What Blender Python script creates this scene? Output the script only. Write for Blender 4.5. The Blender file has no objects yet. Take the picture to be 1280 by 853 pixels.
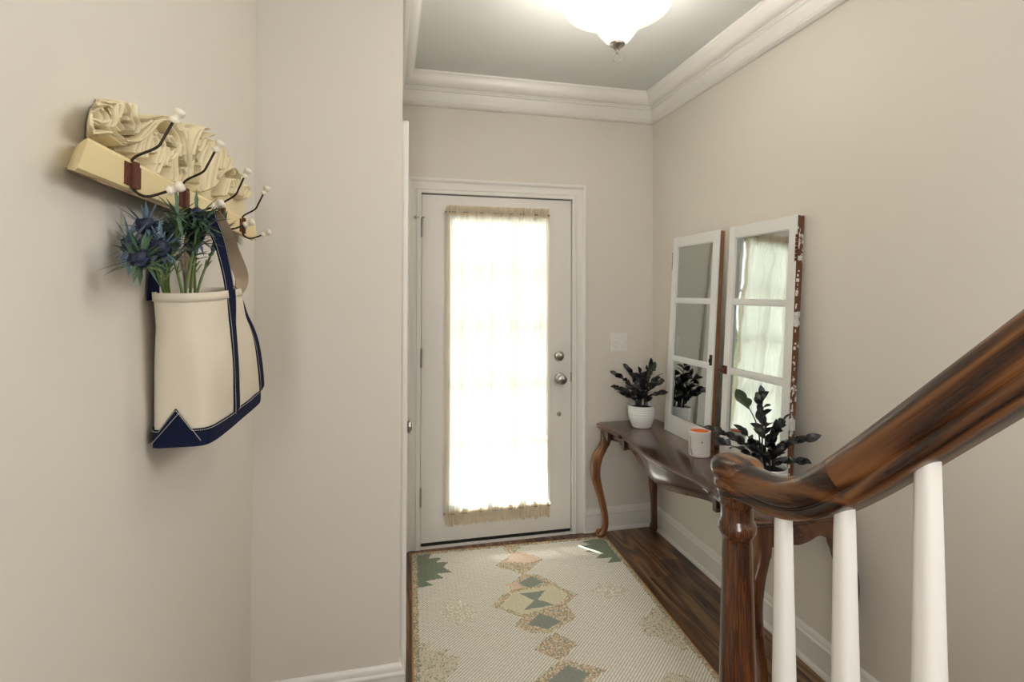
import bpy, bmesh, math, random
from mathutils import Vector, Matrix, noise
random.seed(7)
S = bpy.context.scene
COL = S.collection
PI = math.pi

# ------------------------------------------------------------------ camera
CX, CY0, CH = 0.0, 0.0, 1.4758
cam = bpy.data.cameras.new('camera')
cam.sensor_width = 36.0
cam.lens = 658.868 / 1280 * 36.0
cam.shift_y = (357.4 - 426.5) / 1280.0
cam.clip_start = 0.02
camo = bpy.data.objects.new('camera', cam)
COL.objects.link(camo)
ya, pi_, ro = [math.radians(a) for a in (13.1287, 0.8046, 0.1494)]
fw = Vector((math.sin(ya) * math.cos(pi_), math.cos(ya) * math.cos(pi_), math.sin(pi_)))
rt = Vector((math.cos(ya), -math.sin(ya), 0))
up = rt.cross(fw)
rt2 = rt * math.cos(ro) + up * math.sin(ro)
up2 = up * math.cos(ro) - rt * math.sin(ro)
M = Matrix((rt2, up2, -fw)).transposed().to_4x4()
M.translation = Vector((CX, CY0, CH))
camo.matrix_world = M
S.camera = camo

# ------------------------------------------------------------------ light
S.view_settings.view_transform = 'Standard'
S.view_settings.look = 'None'
S.view_settings.gamma = 1.0
S.view_settings.use_curve_mapping = False
S.view_settings.exposure = 0.75
S.cycles.use_denoising = True
S.cycles.max_bounces = 10
S.cycles.diffuse_bounces = 5
S.cycles.transparent_max_bounces = 12
S.cycles.caustics_reflective = False
S.cycles.caustics_refractive = False
S.cycles.sample_clamp_indirect = 8.0

world = bpy.data.worlds.new('sky')
S.world = world
world.use_nodes = True
wb = world.node_tree.nodes['Background']
wb.inputs[0].default_value = (0.90, 0.95, 1.0, 1)
wb.inputs[1].default_value = 1.7

sun = bpy.data.lights.new('sun', 'SUN')
sun.energy = 28.0
sun.angle = math.radians(0.8)
sun.color = (1.0, 0.95, 0.86)
suno = bpy.data.objects.new('sun', sun)
suno.rotation_euler = Vector((0.25, -0.29, -0.40)).to_track_quat('-Z', 'Y').to_euler()
COL.objects.link(suno)


def area(name, loc, target, sx, sy, power, color=(1, 1, 1)):
    l = bpy.data.lights.new(name, 'AREA')
    l.shape = 'RECTANGLE'
    l.size, l.size_y, l.energy, l.color = sx, sy, power, color
    o = bpy.data.objects.new(name, l)
    o.location = loc
    o.rotation_euler = (Vector(target) - Vector(loc)).to_track_quat('-Z', 'Y').to_euler()
    COL.objects.link(o)
    return o


# added fill light high on the right, out of view, brightens the left wall
area('right_fill_light', (1.60, 0.05, 2.15), (-0.45, 0.05, 1.45), 1.2, 0.9, 17.0, (1.0, 0.98, 0.94))
# added fill light on the left behind the camera, brightens the right wall
area('left_fill_light', (-0.42, -1.15, 1.75), (1.6, -0.55, 1.75), 1.5, 1.4, 60.0, (1.0, 0.98, 0.95))
LAMP_S = 230.0     # radiance of the two bulbs in the ceiling light

# ------------------------------------------------------------------ helpers
def tag(o, label=None, cat=None, group=None, kind=None):
    if label: o['label'] = label
    if cat: o['category'] = cat
    if group: o['group'] = group
    if kind: o['kind'] = kind
    return o


def link(name, me, m=None, parent=None, loc=None):
    o = bpy.data.objects.new(name, me)
    COL.objects.link(o)
    if m is not None:
        for mm in (m if isinstance(m, (list, tuple)) else [m]):
            me.materials.append(mm)
    if parent is not None:
        o.parent = parent
    if loc is not None:
        o.location = loc
    return o


def obj(name, bm, m=None, parent=None, smooth=False, loc=None, angle=None):
    me = bpy.data.meshes.new(name)
    bmesh.ops.recalc_face_normals(bm, faces=bm.faces)
    if angle is not None:
        for f in bm.faces: f.smooth = True
        a = math.radians(angle)
        for e in bm.edges:
            if len(e.link_faces) == 2 and e.calc_face_angle(0) > a:
                e.smooth = False
    elif smooth:
        for f in bm.faces: f.smooth = True
    bm.to_mesh(me)
    bm.free()
    return link(name, me, m, parent, loc)


def empty(name, loc, label=None, cat=None, group=None):
    o = bpy.data.objects.new(name, None)
    o.empty_display_size = 0.05
    COL.objects.link(o)
    o.location = loc
    return tag(o, label, cat, group)


def local(o, bm):
    """shift a bmesh built in world coordinates into the frame of parent o"""
    bmesh.ops.translate(bm, verts=bm.verts, vec=-Vector(o.location))
    return bm


def box(bm, x0, x1, y0, y1, z0, z1, bev=0.0, mi=0):
    vs = [bm.verts.new((x, y, z)) for z in (z0, z1) for y in (y0, y1) for x in (x0, x1)]
    fs = []
    for q in ((0, 2, 3, 1), (4, 5, 7, 6), (0, 1, 5, 4), (2, 6, 7, 3), (0, 4, 6, 2), (1, 3, 7, 5)):
        f = bm.faces.new([vs[i] for i in q])
        f.material_index = mi
        fs.append(f)
    if bev > 0:
        es = list({e for f in fs for e in f.edges})
        bmesh.ops.bevel(bm, geom=es, offset=bev, segments=2, affect='EDGES', profile=0.7)
    return bm


def loft(bm, rings, closed=True, cap=True, mi=0):
    vr = [[bm.verts.new(p) for p in r] for r in rings]
    n = len(vr[0])
    for a, b in zip(vr[:-1], vr[1:]):
        for i in range(n if closed else n - 1):
            j = (i + 1) % n
            try:
                f = bm.faces.new((a[i], a[j], b[j], b[i])); f.material_index = mi
            except ValueError:
                pass
    if cap and closed:
        for r in (vr[0], vr[-1]):
            try:
                f = bm.faces.new(r); f.material_index = mi
            except ValueError:
                pass
    return vr


def lathe(bm, prof, cx=0, cy=0, n=32, cap=True, mi=0):
    rings = []
    for r, z in prof:
        rings.append([(cx + r * math.cos(2 * PI * k / n), cy + r * math.sin(2 * PI * k / n), z) for k in range(n)])
    return loft(bm, rings, True, cap, mi)


def catmull(pts, k=6):
    P = [Vector(p) for p in pts]
    P = [2 * P[0] - P[1]] + P + [2 * P[-1] - P[-2]]
    out = []
    for i in range(1, len(P) - 2):
        for s in range(k):
            t = s / k
            p0, p1, p2, p3 = P[i - 1], P[i], P[i + 1], P[i + 2]
            out.append(0.5 * ((2 * p1) + (p2 - p0) * t + (2 * p0 - 5 * p1 + 4 * p2 - p3) * t * t + (3 * p1 - p0 - 3 * p2 + p3) * t ** 3))
    out.append(P[-2])
    return out


def tube(bm, pts, rad, n=8, mi=0, cap=True):
    P = [Vector(p) for p in pts]
    rings = []
    nrm = None
    for i, p in enumerate(P):
        t = (P[min(i + 1, len(P) - 1)] - P[max(i - 1, 0)]).normalized()
        if nrm is None:
            nrm = t.orthogonal().normalized()
        nrm = (nrm - t * nrm.dot(t)).normalized()
        b = t.cross(nrm)
        r = rad(i / (len(P) - 1)) if callable(rad) else rad
        rings.append([p + (nrm * math.cos(2 * PI * k / n) + b * math.sin(2 * PI * k / n)) * r for k in range(n)])
    return loft(bm, rings, True, cap, mi)


# ------------------------------------------------------------------ materials
def newmat(name):
    m = bpy.data.materials.new(name)
    m.use_nodes = True
    nt = m.node_tree
    return m, nt, nt.nodes['Principled BSDF']


def N(nt, t, **kw):
    n = nt.nodes.new(t)
    for k, v in kw.items():
        setattr(n, k, v)
    return n


def srgb(r, g, b):
    f = lambda c: (c / 255 / 12.92) if c / 255 <= 0.04045 else ((c / 255 + 0.055) / 1.055) ** 2.4
    return (f(r), f(g), f(b), 1)


def simple(name, col, rough=0.5, metal=0.0, bump=0.0, bscale=60, var=0.0, vscale=5, coat=0.0, spec=0.5):
    m, nt, p = newmat(name)
    p.inputs['Base Color'].default_value = col
    p.inputs['Roughness'].default_value = rough
    p.inputs['Metallic'].default_value = metal
    p.inputs['Coat Weight'].default_value = coat
    p.inputs['Specular IOR Level'].default_value = spec
    tc = N(nt, 'ShaderNodeTexCoord')
    if var > 0:
        nz = N(nt, 'ShaderNodeTexNoise'); nz.inputs['Scale'].default_value = vscale; nz.inputs['Detail'].default_value = 4
        nt.links.new(tc.outputs['Object'], nz.inputs['Vector'])
        mx = N(nt, 'ShaderNodeMix', data_type='RGBA')
        mx.inputs['A'].default_value = tuple(c * (1 - var) for c in col[:3]) + (1,)
        mx.inputs['B'].default_value = tuple(min(1, c * (1 + var)) for c in col[:3]) + (1,)
        nt.links.new(nz.outputs['Fac'], mx.inputs['Factor'])
        nt.links.new(mx.outputs['Result'], p.inputs['Base Color'])
    if bump > 0:
        nb = N(nt, 'ShaderNodeTexNoise'); nb.inputs['Scale'].default_value = bscale; nb.inputs['Detail'].default_value = 3
        nt.links.new(tc.outputs['Object'], nb.inputs['Vector'])
        b = N(nt, 'ShaderNodeBump'); b.inputs['Strength'].default_value = bump; b.inputs['Distance'].default_value = 0.002
        nt.links.new(nb.outputs['Fac'], b.inputs['Height'])
        nt.links.new(b.outputs['Normal'], p.inputs['Normal'])
    return m


def wood(name, dark, mid, light, axis='Y', scale=1.0, rough=0.3, coat=0.3, stretch=14, rnd=False, pores=0.5, ring=3.0, tilt=0.0, rw=0.45):
    """oak-like procedural grain running along the given object axis"""
    m, nt, p = newmat(name)
    L = nt.links.new
    tc = N(nt, 'ShaderNodeTexCoord')
    mp = N(nt, 'ShaderNodeMapping')
    s = [scale * stretch] * 3
    s['XYZ'.index(axis)] = scale * 1.0
    mp.inputs['Scale'].default_value = s
    vec = tc.outputs['Object']
    if tilt:
        m0 = N(nt, 'ShaderNodeMapping'); m0.inputs['Rotation'].default_value = (tilt, 0, 0)
        L(vec, m0.inputs['Vector']); vec = m0.outputs[0]
    if rnd:
        oi = N(nt, 'ShaderNodeObjectInfo')
        mul = N(nt, 'ShaderNodeVectorMath', operation='MULTIPLY_ADD')
        comb = N(nt, 'ShaderNodeCombineXYZ')
        L(oi.outputs['Random'], comb.inputs[0]); L(oi.outputs['Random'], comb.inputs[1]); L(oi.outputs['Random'], comb.inputs[2])
        mul.inputs[1].default_value = (37.0, 91.0, 53.0)
        L(comb.outputs[0], mul.inputs[0]); L(vec, mul.inputs[2])
        vec = mul.outputs[0]
    L(vec, mp.inputs['Vector'])
    # growth rings: low-frequency noise banded by a sine
    n1 = N(nt, 'ShaderNodeTexNoise'); n1.inputs['Scale'].default_value = 0.55; n1.inputs['Detail'].default_value = 2.0; n1.inputs['Distortion'].default_value = 0.4
    L(mp.outputs[0], n1.inputs['Vector'])
    m1 = N(nt, 'ShaderNodeMath', operation='MULTIPLY'); m1.inputs[1].default_value = ring * 12
    L(n1.outputs['Fac'], m1.inputs[0])
    m2 = N(nt, 'ShaderNodeMath', operation='SINE'); L(m1.outputs[0], m2.inputs[0])
    m3 = N(nt, 'ShaderNodeMath', operation='MULTIPLY_ADD'); m3.inputs[1].default_value = 0.5; m3.inputs[2].default_value = 0.5
    L(m2.outputs[0], m3.inputs[0])
    # pores: very stretched fine noise
    mp2 = N(nt, 'ShaderNodeMapping')
    s2 = [scale * 260] * 3
    s2['XYZ'.index(axis)] = scale * 9
    mp2.inputs['Scale'].default_value = s2
    L(vec, mp2.inputs['Vector'])
    n2 = N(nt, 'ShaderNodeTexNoise'); n2.inputs['Scale'].default_value = 1.0; n2.inputs['Detail'].default_value = 2.0
    L(mp2.outputs[0], n2.inputs['Vector'])
    n3 = N(nt, 'ShaderNodeTexNoise'); n3.inputs['Scale'].default_value = 0.35; n3.inputs['Detail'].default_value = 3.0
    L(mp.outputs[0], n3.inputs['Vector'])
    a = N(nt, 'ShaderNodeMath', operation='MULTIPLY_ADD'); a.inputs[1].default_value = pores * 1.6
    L(n2.outputs['Fac'], a.inputs[0])
    mm = N(nt, 'ShaderNodeMath', operation='MULTIPLY_ADD'); mm.inputs[1].default_value = rw; mm.inputs[2].default_value = -pores * 0.8 - (rw - .45) * .5
    L(m3.outputs[0], mm.inputs[0]); L(mm.outputs[0], a.inputs[2])
    b = N(nt, 'ShaderNodeMath', operation='MULTIPLY_ADD'); b.inputs[1].default_value = 0.9
    L(n3.outputs['Fac'], b.inputs[0])
    sh = N(nt, 'ShaderNodeMath', operation='SUBTRACT'); sh.inputs[1].default_value = 0.18
    L(a.outputs[0], sh.inputs[0]); L(sh.outputs[0], b.inputs[2])
    cr = N(nt, 'ShaderNodeValToRGB')
    e = cr.color_ramp.elements
    e[0].position = 0.12; e[0].color = dark
    e[1].position = 0.95; e[1].color = light
    x = e.new(0.5); x.color = mid
    L(b.outputs[0], cr.inputs['Fac'])
    out = cr.outputs['Color']
    if rnd:
        hs = N(nt, 'ShaderNodeHueSaturation')
        mr = N(nt, 'ShaderNodeMapRange'); mr.inputs['To Min'].default_value = 0.86; mr.inputs['To Max'].default_value = 1.12
        L(oi.outputs['Random'], mr.inputs['Value']); L(mr.outputs[0], hs.inputs['Value']); L(out, hs.inputs['Color'])
        out = hs.outputs['Color']
    L(out, p.inputs['Base Color'])
    p.inputs['Roughness'].default_value = rough
    p.inputs['Coat Weight'].default_value = coat
    p.inputs['Coat Roughness'].default_value = 0.15
    bp = N(nt, 'ShaderNodeBump'); bp.inputs['Strength'].default_value = 0.12; bp.inputs['Distance'].default_value = 0.001
    L(n2.outputs['Fac'], bp.inputs['Height']); L(bp.outputs[0], p.inputs['Normal'])
    return m


M_wall = simple('wall_paint', srgb(217, 212, 203), 0.75, bump=0.05, bscale=180)
M_ceil = simple('ceiling_paint', srgb(214, 216, 214), 0.8, bump=0.04, bscale=160)
M_trim = simple('trim_paint', srgb(226, 224, 219), 0.35)
M_door = simple('door_paint', srgb(222, 219, 214), 0.4)
M_floor = wood('oak_floor', srgb(52, 34, 22), srgb(104, 73, 49), srgb(146, 108, 76), 'Y', 1.0, 0.30, 0.15, 11, True, 0.5, 6.0, 0.0, .5)
M_rail = wood('handrail_oak', srgb(20, 10, 6), srgb(74, 42, 22), srgb(122, 80, 44), 'Y', 1.3, 0.27, 0.08, 13, False, 0.35, 4.0, math.radians(42.5), .6)
M_easing = wood('easing_oak', srgb(20, 10, 6), srgb(74, 42, 22), srgb(122, 80, 44), 'Y', 1.3, 0.27, 0.08, 13, False, 0.35, 4.0, math.radians(10), .65)
M_newel = wood('newel_oak', srgb(16, 7, 4), srgb(58, 29, 12), srgb(104, 60, 28), 'Z', 1.6, 0.26, 0.5, 14, False, 0.7, 1.5)
M_table = wood('table_walnut', srgb(44, 24, 15), srgb(84, 50, 32), srgb(118, 76, 50), 'Y', 1.0, 0.2, 0.5, 12, False, 0.25, 1.6)
M_leg = wood('table_leg_walnut', srgb(48, 25, 13), srgb(96, 56, 30), srgb(142, 92, 54), 'Z', 1.0, 0.25, 0.45, 12, False, 0.3, 1.6)
M_metal = simple('satin_nickel', srgb(170, 165, 156), 0.3, 1.0)
M_dark = simple('dark_gap', srgb(40, 36, 32), 0.6)
M_rubber = simple('weather_strip', srgb(24, 20, 18), 0.7)
M_pot = simple('white_ceramic', srgb(236, 236, 234), 0.25, coat=0.3)
M_soil = simple('soil', srgb(24, 19, 15), 0.95, bump=0.8, bscale=120)
M_leaf = simple('black_leaf', srgb(21, 22, 26), 0.32, var=0.3, vscale=30)
M_leafg = simple('new_green_leaf', srgb(44, 62, 34), 0.32, var=0.2, vscale=30)
M_leafb = simple('plant_stalk', srgb(38, 38, 34), 0.45)
M_iron = simple('hook_iron', srgb(52, 42, 36), 0.45, 0.6)
M_rust = simple('rusted_plate', srgb(92, 48, 32), 0.75, 0.1, bump=0.5, bscale=300, var=0.35, vscale=80)
M_knob = simple('aged_porcelain', srgb(228, 220, 204), 0.3, var=0.06, vscale=60)
M_candlewax = simple('orange_glaze', srgb(232, 128, 52), 0.4)
M_ink = simple('black_print', srgb(26, 28, 30), 0.5)
M_cup = simple('white_cup', srgb(230, 229, 226), 0.35)
M_tread = M_newel
M_stem = simple('thistle_stem_green', srgb(104, 128, 74), 0.5, var=0.25, vscale=25)
M_tleaf = simple('thistle_leaf_green', srgb(72, 100, 76), 0.5, var=0.35, vscale=20)
M_bract = simple('thistle_bract_blue', srgb(88, 108, 126), 0.5, var=0.3, vscale=30)
M_head = simple('thistle_head_blue', srgb(28, 36, 62), 0.6, var=0.4, vscale=90)
M_headg = simple('thistle_head_green', srgb(34, 56, 62), 0.6, var=0.4, vscale=90)


def peel(name, paint, under, scale, thr, rough=0.5, crevice_shade=False):
    m, nt, p = newmat(name)
    L = nt.links.new
    tc = N(nt, 'ShaderNodeTexCoord')
    n = N(nt, 'ShaderNodeTexNoise'); n.inputs['Scale'].default_value = scale; n.inputs['Detail'].default_value = 8; n.inputs['Roughness'].default_value = 0.65
    L(tc.outputs['Object'], n.inputs['Vector'])
    cr = N(nt, 'ShaderNodeValToRGB')
    cr.color_ramp.elements[0].position = thr; cr.color_ramp.elements[0].color = (0, 0, 0, 1)
    cr.color_ramp.elements[1].position = thr + 0.015; cr.color_ramp.elements[1].color = (1, 1, 1, 1)
    L(n.outputs['Fac'], cr.inputs['Fac'])
    n2 = N(nt, 'ShaderNodeTexNoise'); n2.inputs['Scale'].default_value = 40; n2.inputs['Detail'].default_value = 4
    L(tc.outputs['Object'], n2.inputs['Vector'])
    u = N(nt, 'ShaderNodeMix', data_type='RGBA'); u.inputs['A'].default_value = under; u.inputs['B'].default_value = tuple(c * 0.45 for c in under[:3]) + (1,)
    L(n2.outputs['Fac'], u.inputs['Factor'])
    mx = N(nt, 'ShaderNodeMix', data_type='RGBA')
    mx.inputs['A'].default_value = paint
    if crevice_shade:  # shade painted into the concave creases, on top of the flaking
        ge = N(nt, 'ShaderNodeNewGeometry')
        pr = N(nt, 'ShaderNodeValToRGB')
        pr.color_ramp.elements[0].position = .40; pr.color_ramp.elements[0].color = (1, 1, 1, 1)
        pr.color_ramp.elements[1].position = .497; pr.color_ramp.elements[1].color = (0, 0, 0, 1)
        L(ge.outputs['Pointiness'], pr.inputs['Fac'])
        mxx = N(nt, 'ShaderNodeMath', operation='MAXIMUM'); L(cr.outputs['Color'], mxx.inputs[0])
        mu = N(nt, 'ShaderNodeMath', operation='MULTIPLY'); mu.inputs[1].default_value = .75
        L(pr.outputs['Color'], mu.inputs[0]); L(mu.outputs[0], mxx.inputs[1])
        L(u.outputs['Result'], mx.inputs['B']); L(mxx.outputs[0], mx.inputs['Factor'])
    else:
        L(u.outputs['Result'], mx.inputs['B']); L(cr.outputs['Color'], mx.inputs['Factor'])
    L(mx.outputs['Result'], p.inputs['Base Color'])
    p.inputs['Roughness'].default_value = rough
    b = N(nt, 'ShaderNodeBump'); b.inputs['Strength'].default_value = 0.6; b.inputs['Distance'].default_value = 0.002; b.invert = True
    L(cr.outputs['Color'], b.inputs['Height']); L(b.outputs[0], p.inputs['Normal'])
    return m


M_sash = peel('old_white_paint', srgb(226, 226, 224), srgb(120, 96, 74), 22, 0.70)
M_sashedge = peel('peeling_edge', srgb(206, 206, 198), srgb(120, 76, 50), 16, 0.46, 0.7)
M_sashedge2 = simple('bare_brown_edge', srgb(138, 92, 60), 0.7, var=0.3, vscale=20)
M_groove = simple('faded_blue_groove', srgb(118, 130, 134), 0.7, var=0.2, vscale=30)
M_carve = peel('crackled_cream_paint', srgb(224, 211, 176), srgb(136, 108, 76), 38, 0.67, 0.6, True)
M_board = peel('cream_board_paint', srgb(226, 208, 160), srgb(96, 70, 44), 26, 0.735, 0.55)


def mirror_mat():
    m, nt, p = newmat('aged_mirror')
    L = nt.links.new
    p.inputs['Base Color'].default_value = (0.55, 0.58, 0.565, 1)
    p.inputs['Metallic'].default_value = 1.0
    p.inputs['Roughness'].default_value = 0.03
    tc = N(nt, 'ShaderNodeTexCoord')
    n = N(nt, 'ShaderNodeTexNoise'); n.inputs['Scale'].default_value = 7; n.inputs['Detail'].default_value = 1
    L(tc.outputs['Object'], n.inputs['Vector'])
    b = N(nt, 'ShaderNodeBump'); b.inputs['Strength'].default_value = 0.10; b.inputs['Distance'].default_value = 0.01
    L(n.outputs['Fac'], b.inputs['Height']); L(b.outputs[0], p.inputs['Normal'])
    return m


M_mirror = mirror_mat()


def pane_mat():
    m, nt, p = newmat('door_glass')
    L = nt.links.new
    t = N(nt, 'ShaderNodeBsdfTransparent'); t.inputs[0].default_value = (0.95, 0.97, 0.96, 1)
    g = N(nt, 'ShaderNodeBsdfGlossy'); g.inputs['Roughness'].default_value = 0.02
    mx = N(nt, 'ShaderNodeMixShader'); mx.inputs[0].default_value = 0.06
    L(t.outputs[0], mx.inputs[1]); L(g.outputs[0], mx.inputs[2])
    L(mx.outputs[0], nt.nodes['Material Output'].inputs['Surface'])
    return m


M_pane = pane_mat()


def curtain_mat(name, tcol, dcol):
    m, nt, p = newmat(name)
    L = nt.links.new
    tr = N(nt, 'ShaderNodeBsdfTransparent'); tr.inputs[0].default_value = (0.97, 0.97, 0.97, 1)
    tl = N(nt, 'ShaderNodeBsdfTranslucent'); tl.inputs[0].default_value = tcol
    df = N(nt, 'ShaderNodeBsdfDiffuse'); df.inputs[0].default_value = dcol
    a = N(nt, 'ShaderNodeMixShader'); a.inputs[0].default_value = 0.40
    L(tl.outputs[0], a.inputs[1]); L(df.outputs[0], a.inputs[2])
    b = N(nt, 'ShaderNodeMixShader'); b.inputs[0].default_value = 0.97
    L(tr.outputs[0], b.inputs[1]); L(a.outputs[0], b.inputs[2])
    L(b.outputs[0], nt.nodes['Material Output'].inputs['Surface'])
    return m


M_curtain = curtain_mat('sheer_cream_voile', (0.86, 0.89, 0.91, 1), (0.80, 0.72, 0.60, 1))
M_hem = curtain_mat('gathered_cream_voile', (0.88, 0.80, 0.66, 1), (0.84, 0.75, 0.62, 1))


def shade_mat():
    m, nt, p = newmat('alabaster_glass')
    L = nt.links.new
    tl = N(nt, 'ShaderNodeBsdfTranslucent'); tl.inputs[0].default_value = (1.0, 0.90, 0.78, 1)
    df = N(nt, 'ShaderNodeBsdfDiffuse'); df.inputs[0].default_value = (0.90, 0.84, 0.76, 1)
    a = N(nt, 'ShaderNodeMixShader'); a.inputs[0].default_value = 0.35
    L(tl.outputs[0], a.inputs[1]); L(df.outputs[0], a.inputs[2])
    g = N(nt, 'ShaderNodeBsdfGlossy'); g.inputs['Roughness'].default_value = 0.12
    b = N(nt, 'ShaderNodeMixShader'); b.inputs[0].default_value = 0.05
    L(a.outputs[0], b.inputs[1]); L(g.outputs[0], b.inputs[2])
    tr = N(nt, 'ShaderNodeBsdfTransparent'); tr.inputs[0].default_value = (1, 0.93, 0.82, 1)
    c = N(nt, 'ShaderNodeMixShader'); c.inputs[0].default_value = 0.15
    L(b.outputs[0], c.inputs[1]); L(tr.outputs[0], c.inputs[2])
    L(c.outputs[0], nt.nodes['Material Output'].inputs['Surface'])
    return m


M_shade = shade_mat()


def emit_mat(name, col, s):
    m, nt, p = newmat(name)
    p.inputs['Emission Color'].default_value = col
    p.inputs['Emission Strength'].default_value = s
    return m


def canvas_mat(name, col, dark=0.85, scale=900, sat=0.0):
    m, nt, p = newmat(name)
    L = nt.links.new
    tc = N(nt, 'ShaderNodeTexCoord')
    mp = N(nt, 'ShaderNodeMapping'); mp.inputs['Scale'].default_value = (scale, scale, scale)
    L(tc.outputs['Object'], mp.inputs['Vector'])
    c = N(nt, 'ShaderNodeTexChecker'); c.inputs['Scale'].default_value = 1.0
    L(mp.outputs[0], c.inputs['Vector'])
    n = N(nt, 'ShaderNodeTexNoise'); n.inputs['Scale'].default_value = 9; n.inputs['Detail'].default_value = 5
    L(tc.outputs['Object'], n.inputs['Vector'])
    mx = N(nt, 'ShaderNodeMix', data_type='RGBA')
    mx.inputs['A'].default_value = col
    mx.inputs['B'].default_value = tuple(v * dark for v in col[:3]) + (1,)
    L(n.outputs['Fac'], mx.inputs['Factor'])
    L(mx.outputs['Result'], p.inputs['Base Color'])
    p.inputs['Roughness'].default_value = 0.9
    p.inputs['Specular IOR Level'].default_value = 0.15
    b = N(nt, 'ShaderNodeBump'); b.inputs['Strength'].default_value = 0.25; b.inputs['Distance'].default_value = 0.0006
    L(c.outputs['Fac'], b.inputs['Height'])
    L(b.outputs[0], p.inputs['Normal'])
    return m


M_canvas = canvas_mat('natural_canvas', srgb(222, 212, 195), 0.88)
M_navy = canvas_mat('navy_canvas', srgb(24, 30, 58), 0.7)
M_tan = canvas_mat('taupe_strap_back', srgb(166, 148, 126), 0.85)
M_stitch = simple('pale_thread', srgb(196, 192, 178), 0.8)

# ------------------------------------------------------------------ setting
XL, XJ, XR = -0.452, 0.0447, 1.652
YJ, YB, YR = 1.966, 3.095, -5.2
ZC = 2.745
T = 0.12
DX0, DX1, DZ = 0.1836, 1.0976, 2.052       # front door leaf


def struct(o):
    o['kind'] = 'structure'
    return o


def wall(name, boxes, m=M_wall):
    bm = bmesh.new()
    for b in boxes: box(bm, *b)
    return struct(obj(name, bm, m))


wall('wall_left', [(XL - T, XL, YR, YJ + T, 0, ZC + .05)])
wall('wall_closet_end', [(XL, XJ, YJ, YJ + T, 0, ZC + .05)])
CD0, CD1, CDZ = 2.125, 2.93, 2.045         # closet door opening along y
wall('wall_closet_side', [(XJ - T, XJ, YJ + T, CD0, 0, ZC + .05), (XJ - T, XJ, CD1, YB, 0, ZC + .05), (XJ - T, XJ, CD0, CD1, CDZ, ZC + .05)])
wall('wall_back', [(XJ - T, DX0 - .012, YB, YB + .16, 0, ZC + .05), (DX1 + .012, XR + T, YB, YB + .16, 0, ZC + .05), (DX0 - .012, DX1 + .012, YB, YB + .16, DZ + .012, ZC + .05)])
wall('wall_right', [(XR, XR + T, YR, YB, 0, ZC + .05)])
wall('wall_rear', [(XL - T, XR + T, YR - T, YR, 0, ZC + .05)])
bm = bmesh.new(); box(bm, XL - T, XR + T, YR - T, YB + .16, ZC + .05, ZC + .15); box(bm, XL, XR, YR, YB, ZC, ZC + .05)
struct(obj('ceiling', bm, M_ceil))

# floor: sub-floor and oak planks
bm = bmesh.new(); box(bm, XL - T, XR + T, YR - T, YB + .16, -.10, -.014)
floor = struct(obj('floor', bm, M_dark))
pw = 0.127
col = 0
x = XL
plank_meshes = {}
while x < XR - 0.005:
    x1 = min(x + pw, XR)
    y = YR - random.uniform(0, 1.2)
    while y < YB:
        ln = random.choice([0.8, 1.0, 1.3, 1.6])
        y0, y1 = max(y, YR), min(y + ln, YB)
        if y1 - y0 > 0.02 and not (x1 < XJ and y0 > YJ + .1):
            bm = bmesh.new()
            hw, hl = (x1 - x) / 2 - .0006, (y1 - y0) / 2 - .0006
            box(bm, -hw, hw, -hl, hl, -.014, 0, 0.0)
            tv = [v for v in bm.verts if v.co.z > -.001]
            es = [e for e in bm.edges if all(v in tv for v in e.verts)]
            bmesh.ops.bevel(bm, geom=es, offset=.0009, segments=1, affect='EDGES')
            p = obj('plank', bm, M_floor, floor, loc=((x + x1) / 2, (y0 + y1) / 2, 0))
        y += ln
    x = x1

# crown moulding, baseboards (mitred runs along the plan outline of the room)
PLAN = [(XL, YR), (XL, YJ), (XJ, YJ), (XJ, YB), (XR, YB), (XR, YR)]


def offset_pt(i, d):
    """plan vertex i moved inwards (to the right of travel) by d"""
    P = PLAN
    v = Vector(P[i])
    n = len(P)
    a = Vector(P[i]) - Vector(P[(i - 1) % n]); b = Vector(P[(i + 1) % n]) - Vector(P[i])
    na = Vector((a.y, -a.x)).normalized(); nb = Vector((b.y, -b.x)).normalized()
    k = 1 + na.dot(nb)
    if k < 1e-4: return v + na * d
    return v + (na + nb) * d / k


def run(bm, i, prof, s0=None, s1=None):
    """sweep prof (d, z) along plan segment i; s0/s1 cut it square at that coordinate"""
    a, b = Vector(PLAN[i]), Vector(PLAN[(i + 1) % len(PLAN)])
    dirv = (b - a).normalized(); nr = Vector((dirv.y, -dirv.x))
    rings = []
    for end, s in ((i, s0), ((i + 1) % len(PLAN), s1)):
        ring = []
        for d, z in prof:
            if s is None: p = offset_pt(end, d)
            else: p = a + dirv * s + nr * d
            ring.append((p.x, p.y, z))
        rings.append(ring)
    loft(bm, rings, True, True)


CR = [(0, ZC), (.088, ZC), (.088, ZC - .010), (.082, ZC - .014), (.078, ZC - .022)]
for k in range(7):
    a = k / 6 * PI / 2
    CR.append((.036 + .040 * math.cos(a) ** 1.0, ZC - .026 - .052 * math.sin(a)))
CR += [(.036, ZC - .083), (.030, ZC - .086), (.030, ZC - .093), (.022, ZC - .097), (.020, ZC - .104), (.018, ZC - .152),
       (.024, ZC - .156), (.027, ZC - .163), (.024, ZC - .171), (.018, ZC - .175), (.012, ZC - .180), (0, ZC - .180)]
for k, i in enumerate((0, 1, 2, 3, 4)):
    bm = bmesh.new(); run(bm, i, CR)
    struct(obj('trim_%d' % (k + 1), bm, M_trim, angle=25))
BB = [(0, 0), (.026, 0), (.026, .010), (.022, .017), (.015, .021), (.015, .100), (.018, .104), (.017, .110), (.012, .116), (.012, .124), (.008, .134), (.003, .140), (0, .140)]


def bb(name, segs, n=1):
    bm = bmesh.new()
    for (i, s0, s1) in segs: run(bm, i, BB, s0, s1)
    struct(obj(name, bm, M_trim, angle=25))


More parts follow.
